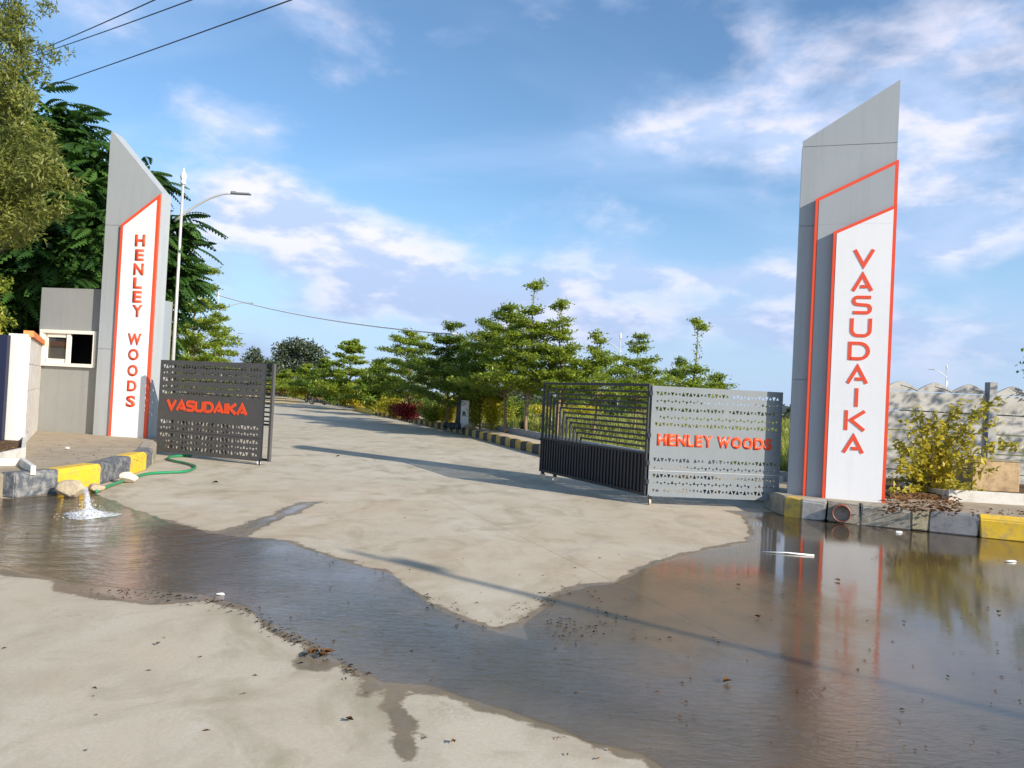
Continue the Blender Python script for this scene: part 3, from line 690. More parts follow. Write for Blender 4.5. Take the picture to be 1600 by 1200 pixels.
HW = [('H', 211, 227.5, 366.5, 385), ('E', 211, 225.5, 389.5, 407.5), ('N', 208.5, 225, 411.5, 430), ('L', 208, 222.5, 433.5, 451), ('E', 207, 222, 454.5, 473), ('Y', 206, 223.5, 476.5, 495.5),
      ('W', 199, 221.5, 521, 539.5), ('O', 200, 217.5, 545, 563), ('O', 199, 216, 570, 588), ('D', 198.5, 214, 594.5, 611.5), ('S', 196.5, 212, 618, 636)]
for ch, x0, x1, y0, y1 in HW:
    a = fL.px((x0 + x1) / 2, (y0 + y1) / 2, 0.057); w = (x1 - x0) / FPX * 16.8 * 1.03; h = (y1 - y0) / FPX * 16.8
    me = fontmesh(ch, w, h, 0.007, 0.035); me.materials.append(MT['red'])
    o = bpy.data.objects.new('letter', me); link(o, pl); o.location = (a[0], -0.057, a[1])

# ------------------------------------------------------------------ gates
def perforated(W, H, rows, ncol, seed, t=0.004):
    """sheet with real triangular holes; rows: list of (z0, z1, size, kind) as fractions of H"""
    r = random.Random(seed); V, F = [], []
    def quad(x0, z0, x1, z1): b = len(V); V.extend([(x0, 0, z0), (x1, 0, z0), (x1, 0, z1), (x0, 0, z1)]); F.append((b, b + 1, b + 2, b + 3))
    zs = 0.0; cw = W / ncol
    for (z0, z1, big) in rows:
        z0, z1 = z0 * H, z1 * H
        if z0 > zs + 1e-6: quad(0, zs, W, z0)
        for c in range(ncol):
            x0, x1 = c * cw, (c + 1) * cw; edge = c in (0, ncol - 1)
            k = c % 7; up = c % 2 == 0
            s = (0.60 if (k in (1, 2, 3, 5)) else 0.38) if big else (0.33 if c % 3 else 0.42)
            s *= 0.9 + 0.15 * r.random()
            if edge or r.random() < 0.03: quad(x0, z0, x1, z1); continue
            cx, cz = (x0 + x1) / 2, (z0 + z1) / 2 + (0.12 if up else -0.12) * (z1 - z0) * (0.4 if big else 1.6)
            hw, hh = min(cw * s, cw * 0.485), min(cw * s * 0.95, (z1 - z0) * 0.42)
            T = [(cx - hw, cz - hh), (cx + hw, cz - hh), (cx, cz + hh)] if up else [(cx + hw, cz + hh), (cx - hw, cz + hh), (cx, cz - hh)]
            b = len(V)
            V.extend([(x0, 0, z0), (x1, 0, z0), (x1, 0, z1), (x0, 0, z1)] + [(a, 0, z) for a, z in T])
            if up: F.extend([(b, b + 1, b + 5, b + 4), (b + 1, b + 2, b + 6, b + 5), (b + 2, b + 3, b + 6), (b + 3, b, b + 4, b + 6)])
            else: F.extend([(b, b + 1, b + 6), (b + 1, b + 2, b + 4, b + 6), (b + 2, b + 3, b + 5, b + 4), (b + 3, b, b + 6, b + 5)])
        zs = z1
    if zs < H - 1e-6: quad(0, zs, W, H)
    k = len(V); V2 = V + [(x, t, z) for x, y, z in V]; F2 = list(F) + [tuple(i + k for i in reversed(f)) for f in F]
    return V2, F2
ROWS = [(0.035, 0.085, True), (0.10, 0.145, False), (0.16, 0.215, True), (0.245, 0.29, False), (0.305, 0.36, True),
        (0.63, 0.675, True), (0.695, 0.74, False), (0.765, 0.82, True), (0.845, 0.885, False), (0.905, 0.96, True)]
def frame_bars(parent, W, z0, H, y, m, t=0.04):
    for nm, c, d in (('frame_post', (t / 2, y, z0 + H / 2), (t, t, H)), ('frame_post', (W - t / 2, y, z0 + H / 2), (t, t, H)),
                     ('frame_rail', (W / 2, y, z0 + t / 2), (W - 2 * t, t, t)), ('frame_rail', (W / 2, y, z0 + H - t / 2), (W - 2 * t, t, t)),
                     ('frame_rail', (W / 2, y, z0 + H * 0.6), (W - 2 * t, t, t)), ('frame_rail', (W / 2, y, z0 + H * 0.235), (W - 2 * t, t, t))):
        MB().box(c, d).build(nm, m, parent, bevel=0.003)
def caster(parent, x, y, z0, m):
    h = MB(); h.box((x, y, z0 - 0.015), (0.05, 0.04, 0.03)); h.box((x - 0.02, y, z0 - 0.05), (0.006, 0.04, 0.07)); h.box((x + 0.02, y, z0 - 0.05), (0.006, 0.04, 0.07))
    w = h.build('caster_fork', MT['iron'], parent)
    r = min(0.045, z0 / 2 + 0.01)
    MB().tube([(x - 0.014, y, r + 0.001), (x + 0.014, y, r + 0.001)], r, 12).build('wheel', m, w)
def gate_text(parent, text, x0, x1, zc, h, y, style, wts, sw=0.045):
    tot = sum(wts); x = x0; gap = (x1 - x0) / tot * 0.10
    for ch, wt in zip(text, wts):
        w = (x1 - x0) * wt / tot
        if ch != ' ':
            me = stylemesh(ch, (w - gap), h, 0.007, sw) if style else fontmesh(ch, w - gap, h, 0.007, 0.045)
            me.materials.append(MT['sign_red']); o = bpy.data.objects.new('letter', me); link(o, parent); o.location = (x + w / 2, y, zc)
        x += w

P1 = gp(1011, 789); zb = 0.0
fg = Face(P1, P1=gp(1220, 797, 0.0)); zb = fg.px(1011, 775)[1]
Wg = fg.px(1220, 700)[0]; Hg = fg.px(1013, 602)[1] - zb
g1 = root_on(fg, 'entrance_gate', 'grey perforated gate leaf reading HENLEY WOODS with a black slatted leaf folded back', 'gate', 0, 'folding entrance gates')
Vp, Fp = perforated(Wg, Hg, ROWS, 36, 3)
sh = MB().add([(x, y, z + zb) for x, y, z in Vp], Fp).build('perforated_sheet', MT['sheet_l'], g1)
MB().box((Wg / 2, -0.0035, zb + Hg * 0.2325), (Wg, 0.003, 0.008)).build('sheet_joint', MT['galv'], g1)
frame_bars(g1, Wg, zb, Hg, 0.03, MT['iron'])
gate_text(g1, 'HENLEY WOODS', Wg * 0.05, Wg * 0.93, zb + Hg * 0.515, 0.188, -0.002, False, [1.1, .9, 1.15, .82, .9, 1.05, .45, 1.5, 1.2, 1.2, 1.15, .9])
caster(g1, 0.05, 0.045, zb, MT['wheel'])
MB().box((0.02, -0.004, zb - 0.06), (0.012, 0.01, 0.16)).build('drop_bolt', MT['iron'], g1)
for z in (zb + Hg * 0.13, zb + Hg * 0.30, zb + Hg * 0.55, zb + Hg * 0.93): MB().box((-0.02, 0.0, z), (0.05, 0.05, 0.07)).build('hinge', MT['iron'], g1)
for z in (zb + Hg * 0.2, zb + Hg * 0.85): MB().box((Wg + 0.03, 0.02, z), (0.07, 0.04, 0.10)).build('hinge', MT['galv'], g1)
# black leaf: runs back into the entry
Pb = gp(843, 747); fb = Face(Vector((Pb.x, Pb.y, 0)), P1=P1 + Vector((-0.03, 0.02, 0)))
Wb = (Vector((P1.x, P1.y, 0)) + Vector((-0.03, 0.02, 0)) - fb.O).length
# a sub-frame (Empty) for the folded leaf, parts hang under it
lf = bpy.data.objects.new('folding_leaf', None); link(lf, g1)
M1 = Matrix.Translation((fg.O.x, fg.O.y, 0)) @ Matrix.Rotation(fg.rz, 4, 'Z'); M2 = Matrix.Translation((fb.O.x, fb.O.y, 0)) @ Matrix.Rotation(fb.rz, 4, 'Z')
lf.matrix_basis = M1.inverted() @ M2
Hb = Hg + 0.03; t = 0.045
def bar(nm, c, d): return MB().box(c, d).build(nm, MT['iron'], lf, bevel=0.002)
bar('frame_post', (t / 2, 0, zb + Hb / 2), (t, t, Hb)); bar('frame_post', (Wb - t / 2, 0, zb + Hb / 2), (t, t, Hb))
bar('frame_rail', (Wb / 2, 0, zb + t / 2), (Wb - 2 * t, t, t)); bar('frame_rail', (Wb / 2, 0, zb + Hb - t / 2), (Wb - 2 * t, t, t))
zm = zb + Hb * 0.375; bar('frame_rail', (Wb / 2, 0, zm), (Wb - 2 * t, t * 0.8, t * 0.8))
NB = 11; top = zb + Hb - t
for i in range(NB):
    zz = top - (i + 1) * (top - zm - 0.02) / (NB + 1); xx = t + (i + 1) * 0.135
    bar('horizontal_bar', ((xx + Wb - t) / 2, 0.0, zz), (Wb - t - xx - 0.022, 0.03, 0.034))
    bar('vertical_bar', (xx, 0.0, (zz + 0.017 + zm + t * 0.4) / 2), (0.044, 0.028, zz + 0.017 - zm - t * 0.4))
nv = int((Wb - 2 * t) / 0.098)
for i in range(nv):
    xx = t + (i + 0.5) * (Wb - 2 * t) / nv
    bar('lower_bar', (xx, -0.004, (zb + t + zm - t * 0.4) / 2), (0.042, 0.026, zm - t * 1.4 - zb))
bar('lower_backing', (Wb / 2, 0.032, (zb + zm) / 2), (Wb - 0.02, 0.004, zm - zb - 0.02))
for z in (zb + Hb * .36, zb + Hb * .62): bar('latch', (-0.02, -0.02, z), (0.08, 0.05, 0.03))
for x in (0.12, 0.62):
    o = MB(); o.box((x, 0, zb - 0.02), (0.06, 0.05, 0.04)); o.build('caster_fork', MT['iron'], lf)
    r = max(0.035, zb / 2 - 0.01); MB().tube([(x - 0.018, 0, r + .002), (x + 0.018, 0, r + .002)], r, 12).build('wheel', MT['wheel'], lf)

# left gate
P1 = gp(403, 727); fl = Face(gp(250, 711), P1=P1)
zb = fl.px(404, 721)[1]; zb = max(0.06, zb); a0 = fl.px(247, 640)[0]; fl.O = fl.O + fl.u * a0
Wg = fl.px(411, 640)[0]; Hg = fl.px(411, 568)[1] - zb
g2 = root_on(fl, 'entrance_gate', 'charcoal perforated gate leaf reading VASUDAIKA standing open beside the left pillar', 'gate', 0, 'folding entrance gates')
Vp, Fp = perforated(Wg, Hg, ROWS, 36, 8)
MB().add([(x, y, z + zb) for x, y, z in Vp], Fp).build('perforated_sheet', MT['sheet_d'], g2)
MB().box((Wg / 2, -0.003, zb + Hg * 0.2325), (Wg, 0.002, 0.006)).build('sheet_joint', MT['iron'], g2)
frame_bars(g2, Wg, zb, Hg, 0.03, MT['iron'])
gate_text(g2, 'VASUDAIKA', Wg * 0.085, Wg * 0.86, zb + Hg * 0.515, 0.205, -0.002, True, [1.15, 1.15, .95, 1.05, 1.1, 1.15, .32, 1.05, 1.15], 0.062)
caster(g2, Wg - 0.06, 0.03, zb, MT['white'])
MB().box((Wg - 0.01, -0.004, zb - 0.03), (0.012, 0.01, 0.16)).build('drop_bolt', MT['iron'], g2)
# its folded leaf lies behind, its end post standing proud of the sheet
x1 = Wg + 0.135; 
for nm, c, d in (('frame_post', (x1 - .03, .13, zb + Hg * .5), (.06, .06, Hg)), ('frame_post', (0.3, .13, zb + Hg * .5), (.06, .06, Hg))):
    MB().box(c, d).build(nm, MT['sheet_d'] if c[0] > 1 else MT['iron'], g2, bevel=0.003)
for z, hh in [(zb + .03, .05), (zb + Hg - .03, .05), (zb + Hg * .375, .04)]: MB().box(((x1 + .3) / 2 + .0, .13, z), (x1 - .3 - .12, .04, hh)).build('frame_rail', MT['iron'], g2)
for i in range(12):
    zz = zb + Hg * .41 + i * Hg * .047; MB().box(((x1 + .5) / 2 - 0.02, .13, zz), (x1 - .5 - .08, .03, .03)).build('horizontal_bar', MT['iron'], g2)
for i in range(17): MB().box((.4 + i * .1, .13, zb + Hg * .19), (.035, .025, Hg * .33)).build('lower_bar', MT['iron'], g2)

# ------------------------------------------------------------------ guard booth
fB = Face(gp(52, 672, PZ), R(9)); q = fB.px
HB = q(60, 449)[1]; WB = q(174, 560)[0]
bo = root_on(fB, 'guard_booth', 'flat-roofed grey guard booth with a white sliding window behind the left pillar', 'booth')
xs0, xs1, zs0, zs1 = q(63, 573)[0], q(151, 573)[0], q(63, 570)[1] + 0.0, q(63, 514.5)[1]
zz0 = min(zs0, q(150, 575)[1]); zz1 = zs1
def wallbox(x0, x1, z0, z1, y=0.0, t=0.12, nm='wall', m='booth'): return MB().box(((x0 + x1) / 2, y + t / 2, (z0 + z1) / 2), (x1 - x0, t, z1 - z0)).build(nm, MT[m], bo)
wx0, wx1, wz0, wz1 = xs0 + .04, xs1 - .04, zz0 + .04, zz1 - .04
wallbox(0, wx0, PZ - .02, HB); wallbox(wx1, WB, PZ - .02, HB); wallbox(wx0, wx1, PZ - .02, wz0, nm='wall'); wallbox(wx0, wx1, wz1, HB, nm='wall')
DB = 2.1
MB().box((.06, DB / 2 + .06, (PZ + HB) / 2), (.12, DB - .12, HB - PZ)).build('wall', MT['booth'], bo)
MB().box((WB / 2, DB, (PZ + HB) / 2), (WB, .12, HB - PZ)).build('wall', MT['booth'], bo)
# right side wall with its own window opening
for y0, y1, z0, z1 in ((.12, .5, PZ, HB), (1.5, DB - .06, PZ, HB), (.5, 1.5, PZ, wz0), (.5, 1.5, wz1, HB)):
    MB().box((WB - .06, (y0 + y1) / 2, (z0 + z1) / 2), (.12, y1 - y0, z1 - z0)).build('wall', MT['booth2'], bo)
MB().box((WB / 2, DB / 2 + .03, HB - .05), (WB - .26, DB - .2, .08)).build('roof', MT['booth'], bo)
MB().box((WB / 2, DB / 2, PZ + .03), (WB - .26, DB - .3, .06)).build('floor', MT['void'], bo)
MB().box((WB / 2, .9, (PZ + HB) / 2), (WB - .26, .01, HB - PZ - .3)).build('dark_inside_sheet', MT['void'], bo)  # dark sheet added behind the window in place of the unlit room
wn = MB(); f = .075
zc, zh, xc, xw = (zz0 + zz1) / 2, zz1 - zz0, (xs0 + xs1) / 2, xs1 - xs0
for c, d in (((xs0 + f / 2, -.03, zc), (f, .09, zh)), ((xs1 - f / 2, -.03, zc), (f, .09, zh)), ((xc, -.03, zz0 + f / 2), (xw - 2 * f, .09, f)), ((xc, -.03, zz1 - f / 2), (xw - 2 * f, .09, f))): wn.box(c, d)
wno = wn.build('window', MT['upvc'], bo)
xm = xs0 + xw * .50
MB().box((xm, -.02, zc), (.09, .05, zh - 2 * f)).build('mullion', MT['upvc'], wno)
s_ = MB(); zi = zh - 2 * f
for c, d in (((xs0 + f + .045, -.01, zc), (.09, .04, zi)), (((xs0 + f + xm - .045) / 2, -.01, zz0 + f + .045), (xm - xs0 - f - .135, .04, .09)), (((xs0 + f + xm - .045) / 2, -.01, zz1 - f - .045), (xm - xs0 - f - .135, .04, .09))): s_.box(c, d)
s_.build('sash', MT['upvc'], wno)
MB().box(((xs0 + f + xm) / 2 + .0, .012, zc), (xm - xs0 - f - .1, .006, zi - .1)).build('pane', MT['glass'], wno)
MB().box(((xs0 + f + xm) / 2 + .05, .06, zc + .04), (.22, .004, .2)).build('notice', MT['curtain'], wno)
sw_ = MB()
for c, d in (((WB + .02, .55, zc), (.06, .08, zh)), ((WB + .02, 1.45, zc), (.06, .08, zh)), ((WB + .02, 1.0, zz0 + .04), (.06, .82, .08)), ((WB + .02, 1.0, zz1 - .04), (.06, .82, .08))): sw_.box(c, d)
sw_.build('window', MT['upvc'], bo)

# ------------------------------------------------------------------ left compound wall, board, planter
cw_ = empty('boundary_wall', at(28, 600, 13.6).xy.to_3d(), label='white precast boundary wall with an orange cap at the far left beside the booth', cat='wall')
cw_.location.z = 0
a = at(40, 600, 13.7) - Vector((0, 0, 0)); b = at(60, 600, 17.35)
A = Vector((a.x, a.y, 0)) - cw_.location; B = Vector((b.x, b.y, 0)) - cw_.location
def wseg(parent, A, B, z0, z1, th, m, nm):
    d = B - A; rz = math.atan2(d.y, d.x); c = (A + B) / 2
    return MB().box((c.x, c.y, (z0 + z1) / 2), (d.length, th, z1 - z0), rz).build(nm, m, parent, bevel=0.004)
top = at(40, 526, 13.7).z
for i in range(4):
    z0 = PZ + (top - PZ) * i / 4; z1 = PZ + (top - PZ) * (i + 1) / 4 - 0.006
    wseg(cw_, A, B, z0, z1, .07, MT['planter'], 'wall_panel')
wseg(cw_, A, B, top, top + .11, .16, MT['orange'], 'wall_cap')
MB().box((A.x - .13, A.y - .05, (PZ + top) / 2), (.27, .2, top - PZ + .08)).build('wall_post', MT['galv_w'], cw_, bevel=.01)
bd = empty('notice_board', (at(4, 600, 13.4).x, at(4, 600, 13.4).y, 0), R(10), 'dark blue framed board with a yellow top at the left edge of the picture', 'board')
MB().box((-.02, 0, PZ + .95), (.16, .12, 1.96)).build('frame_post', MT['navy'], bd)
MB().box((-.62, .02, PZ + .8), (1.04, .04, 1.5)).build('board', MT['glass'], bd)
hb = MB()
for k in range(9):
    x0, x1 = -.10 - .13 * k, -.10 - .13 * (k + 1); z = PZ + 2.0 + .0
    hb.box(((x0 + x1) / 2, -.02, PZ + 1.78 + .10 * math.sin(k * .5)), (.13, .10, .44))
hb.build('header', MT['yellow'], bd)
# planter edging in front of the wall
pp = [gp(-40, 735, PZ), gp(36, 716, PZ), gp(38, 690, PZ), gp(20, 683, PZ), gp(-40, 688, PZ)]
def ringpl(name, pts, h, w, m, label, zb_, cat='planter'):
    e = empty(name, (pts[0].x, pts[0].y, 0), label=label, cat=cat)
    for i in range(len(pts) - 1):
        A = Vector((pts[i].x, pts[i].y, 0)) - e.location; B = Vector((pts[i + 1].x, pts[i + 1].y, 0)) - e.location
        wseg(e, A, B, zb_ - .02, zb_ + h, w, m, 'edging_slab')
    return e
ringpl('planter', pp[:4], .16, .06, MT['planter'], 'low off-white planter edging in front of the left boundary wall', PZ)
pad('planter_soil', [(p.x, p.y) for p in [gp(-38, 731, PZ), gp(33, 713, PZ), gp(35, 692, PZ), gp(20, 685, PZ), gp(-40, 690, PZ)]], PZ - .05, PZ + .09, MT['soil'])
pp = [gp(-40, 712, PZ) + Vector((0, -1.6, 0)), gp(34, 727, PZ), gp(30, 742, PZ) + Vector((.05, .2, 0))]
ringpl('planter', pp, .10, .06, MT['planter'], 'lower off-white concrete edging nearest the black kerb end', PZ)
pt = gp(38, 681, PZ + .12)
tag(MB().tube([(pt.x - .25, pt.y + .1, PZ + .2), (pt.x + .02, pt.y, PZ + .19)], .045, 12).build('drain_pipe', MT['pipe_grey'], None, True), 'short dark grey pipe stub lying on the left planter corner', 'pipe')

# ------------------------------------------------------------------ right compound wall
WY = 15.6
def rw(px, py): p = at(px, py, WY); return p
wr = empty('boundary_wall', (rw(1370, 700).x - .9, WY, 0), label='weathered whitewashed precast wall with scalloped top behind the right pillar', cat='wall')
x_ref = rw(1547, 650).x; bay = 2.28; ztop = rw(1547, 612).z; ph = .40
for bi in range(-1, 4):
    x0 = x_ref + bay * bi; lx0 = x0 - wr.location.x
    MB().box((lx0, 0, ztop / 2 + .1), (.17, .17, ztop + .18)).build('wall_post', MT['wall_g'], wr, bevel=.01)
    z1 = ztop - .07; r_ = 0
    while z1 > 0.05:
        z0 = max(0, z1 - ph); MB().box((lx0 + bay / 2, .01, (z0 + z1) / 2), (bay - .175, .05, z1 - z0 - .022)).build('wall_panel', MT['wall_w'], wr, bevel=.004); z1 = z0; r_ += 1
    # scalloped coping, three low gables per bay
    pts = [(lx0 + .09, ztop - .06)]; rg = []; n = 36; xw = bay - .18
    tops = []
    for k in range(n + 1):
        u = k / n * 3; f_ = abs((u % 1.0) - .5) * 2; z = ztop + .13 - .17 * (f_ ** 1.4); tops.append((lx0 + .09 + xw * k / n, z))
    poly = [(lx0 + .09, ztop - .064), (lx0 + .09 + xw, ztop - .064)] + tops[::-1]
    o = prism(MB(), poly, (Vector((0, .0, 0)), Vector((1, 0, 0)), Vector((0, -1, 0))), -.035, .02).build('wall_coping', MT['wall_w'], wr)
    rib = MB()
    for s3 in range(3):
        xa = lx0 + .09 + xw * (s3 + .5) / 3; xb = xa + xw / 6
        rib.tube([(xa, -.024, ztop + .05), ((xa + xb) / 2 + .02, -.024, ztop + .0), (xb, -.024, ztop - .055)], .009, 5)
    rib.build('coping_rib', MT['wall_g'], wr)
# clay-coloured plinth block and pale edging in front of the wall
bl = empty('plinth_block', (at(1517, 776, 13.6).x - .3, 13.6, 0), 0, 'clay-coloured rendered plinth block in front of the right boundary wall', 'plinth')
pA = at(1517, 776, 13.6); pB = at(1593, 776, 13.6); zt = at(1555, 721, 13.6).z
MB().box(((pB.x - pA.x) / 2 + .3, .25, (PZ + zt) / 2 - .02), (pB.x - pA.x, .5, zt - PZ + .04)).build('block', MT['clay'], bl, bevel=.02)
MB().box(((pB.x - pA.x) / 2 + .3, .27, zt + .012), (pB.x - pA.x + .05, .54, .03)).build('block_top', MT['k_stone2'], bl, bevel=.008)
bl2 = at(1480, 778, 12.35); br2 = at(1900, 800, 11.9)
e = empty('planter', (bl2.x, bl2.y, 0), label='pale concrete planter edging along the right pavement under the shrub', cat='planter')
wseg(e, Vector((0, 0, 0)), Vector((br2.x - bl2.x, br2.y - bl2.y, 0)), PZ - .02, PZ + .17, .1, MT['planter'], 'edging_slab')
wseg(e, Vector((0, 0.06, 0)), Vector((-.1, 1.2, 0)), PZ - .02, PZ + .15, .08, MT['planter'], 'edging_slab')
pad('planter_soil', [(6.05, 12.15), (bl2.x, bl2.y + .1), (br2.x, br2.y + .1), (br2.x, 15.4), (5.9, 15.2)], PZ - .05, PZ + .07, MT['soil'])
# drain pipe through the right kerb
cp = Vector(gp(1314, 817)); d_ = (pR[3] - pR[2]).normalized(); nn = Vector((d_.y, -d_.x, 0))
dp = empty('drain_pipe', (cp.x, cp.y, 0), math.atan2(d_.y, d_.x), 'red-brown round drain pipe poking out of the right kerb under the pillar', 'pipe')
mb = MB(); r0, r1, zc_ = .128, .112, .15; n = 24
for (y, r_) in ((.2, r0), (-.12, r0), (-.12, r1), (.15, r1)):
    for k in range(n): mb.v.append((r_ * math.cos(2 * math.pi * k / n), y, zc_ + r_ * math.sin(2 * math.pi * k / n)))
for i in range(3):
    for k in range(n): k2 = (k + 1) % n; mb.f.append((i * n + k, i * n + k2, (i + 1) * n + k2, (i + 1) * n + k))
mb.build('pipe', MT['pipe'], dp, True)
mb = MB(); mb.add([(r1 * math.cos(2 * math.pi * k / n), .14, zc_ + r1 * math.sin(2 * math.pi * k / n)) for k in range(n)], [tuple(range(n))]); mb.build('pipe_dark_disc', MT['pipe_dark'], dp)  # dark disc standing in for the shaded hole of the pipe
# ------------------------------------------------------------------ street lamps
def lamp(px, Y, zt_, arm_dx, label, yawarm=0.0, banner=False, base=0.15):
    p = at(px, 600, Y); H = zt_
    e = empty('street_lamp', (p.x, p.y, base), yawarm, label, 'street lamp', 'white street lamps with spear finials')
    H -= base
    MB().tube([(0, 0, 0), (0, 0, H * .45), (0, 0, H - .5)], [.065, .052, .038], 10).build('pole', MT['galv'], e, True)
    MB().tube([(0, 0, H - .52), (0, 0, H - .46), (0, 0, H - .42), (0, 0, H - .36), (0, 0, H - .30), (0, 0, H - .22), (0, 0, H - .12), (0, 0, H)], [.06, .09, .06, .07, .10, .085, .04, .008], 10).build('finial', MT['galv_w'], e, True)
    s = 1 if arm_dx > 0 else -1; L = abs(arm_dx); za = H - 1.45
    pts = [(s * L * (t_ - .12) / .88 * 1.0, 0, za + .95 * math.sin(t_ * math.pi / 2) - .22) for t_ in [i / 10 for i in range(11)]]
    MB().tube(pts, [.035] * 8 + [.028] * 3, 8).build('arm', MT['galv'], e, True)
    x, y, z = pts[-1]
    hd = MB(); hd.box((x + s * .26, 0, z + .01), (.56, .17, .05)); hd.box((x + s * .02, 0, z + .03), (.16, .10, .08))
    hd.build('lamp_head', MT['led'], e, bevel=.01)
    if banner: MB().box((.16, 0, H - 2.2), (.22, .01, .5)).build('banner', MT['galv'], e)
    return e
lamp(268, 23.5, at(284, 262, 23.5).z, 1.55, 'white street lamp with curved arm just behind the left pillar')
lamp(333, 54, at(335, 455, 54).z, 1.95, 'second white street lamp along the left roadside, seen small past the trees')
lamp(345, 88, at(350, 510, 88).z, 1.7, 'third and smallest street lamp on the left roadside')
lamp(1478, 88, at(1481, 569, 88).z, -1.5, 'distant street lamp with a small banner rising above the right wall', banner=True)
lamp(966, 62, at(969, 519, 62).z, -1.6, 'white street lamp hidden among the young trees in the middle')

# ------------------------------------------------------------------ wires
def wire(a, b, sag, rad, m, label, nm='power_line'):
    a = Vector(a); b = Vector(b); n = 26
    pts = [a.lerp(b, i / n) - Vector((0, 0, sag * 4 * (i / n) * (1 - i / n))) for i in range(n + 1)]
    mb = MB().tube([p - a for p in pts], rad, 5); o = mb.build(nm, m, None, True); o.location = a
    return tag(o, label, 'cable')
def ext(p0, p1, Y0, Y1, k0, k1):
    a = at(p0[0], p0[1], Y0); b = at(p1[0], p1[1], Y1); return a + (a - b) * k0, b + (b - a) * k1
for (p0, p1, Y0, Y1), lab in (((( 50, 82), (235, -1), 21, 13), 'upper black power line crossing the top left corner'), (((82, 76), (291, -1), 20.5, 13), 'middle black power line just right of the upper one'),
                              (((50, 142), (445, -1), 20, 11.5), 'lowest and longest black power line across the top left sky')):
    a, b = ext(p0, p1, Y0, Y1, .25, .6); wire(a, b, .05, .011, MT['wire'], lab)
wire(at(334, 459, 54), at(716, 523, 33), .38, .04, MT['wire_w'], 'white cable sagging over the road from the second lamp to the trees', 'white_cable')

# ------------------------------------------------------------------ foliage materials
LM = {
 'tier': leafmat('young_tree_leaf', (0.085, 0.15, 0.016), (0.34, 0.41, 0.045), .42),
 'tier_d': leafmat('young_tree_leaf_dark', (0.05, 0.10, 0.014), (0.22, 0.30, 0.035), .40),
 'bright': leafmat('bright_leaf', (0.12, 0.19, 0.02), (0.34, 0.42, 0.05), .4),
 'frond': leafmat('feathery_leaf', (0.016, 0.05, 0.014), (0.085, 0.18, 0.033), .28),
 'olive': leafmat('olive_leaf', (0.08, 0.105, 0.022), (0.31, 0.33, 0.075), .4),
 'far': leafmat('far_leaf', (0.045, 0.065, 0.038), (0.11, 0.135, 0.065), .2),
 'yellow': leafmat('yellow_leaf', (0.26, 0.25, 0.02), (0.68, 0.56, 0.04), .4),
 'lime': leafmat('lime_leaf', (0.13, 0.20, 0.02), (0.46, 0.45, 0.06), .4),
 'maroon': leafmat('maroon_leaf', (0.14, 0.012, 0.014), (0.42, 0.04, 0.035), .3),
 'russet': leafmat('russet_leaf', (0.12, 0.07, 0.02), (0.34, 0.20, 0.05), .3),
 'green': leafmat('green_leaf', (0.05, 0.10, 0.015), (0.17, 0.25, 0.04), .35),
 'autumn': leafmat('yellowing_leaf', (0.17, 0.20, 0.03), (0.66, 0.52, 0.05), .4),
 'grass': leafmat('grass_blade', (0.13, 0.15, 0.025), (0.34, 0.36, 0.07), .3),
 'litter': leafmat('dead_leaf', (0.06, 0.025, 0.012), (0.26, 0.14, 0.06), .05, .8),
 'litter_dark': leafmat('soaked_debris', (0.02, 0.012, 0.008), (0.09, 0.045, 0.022), .05, .6),
}

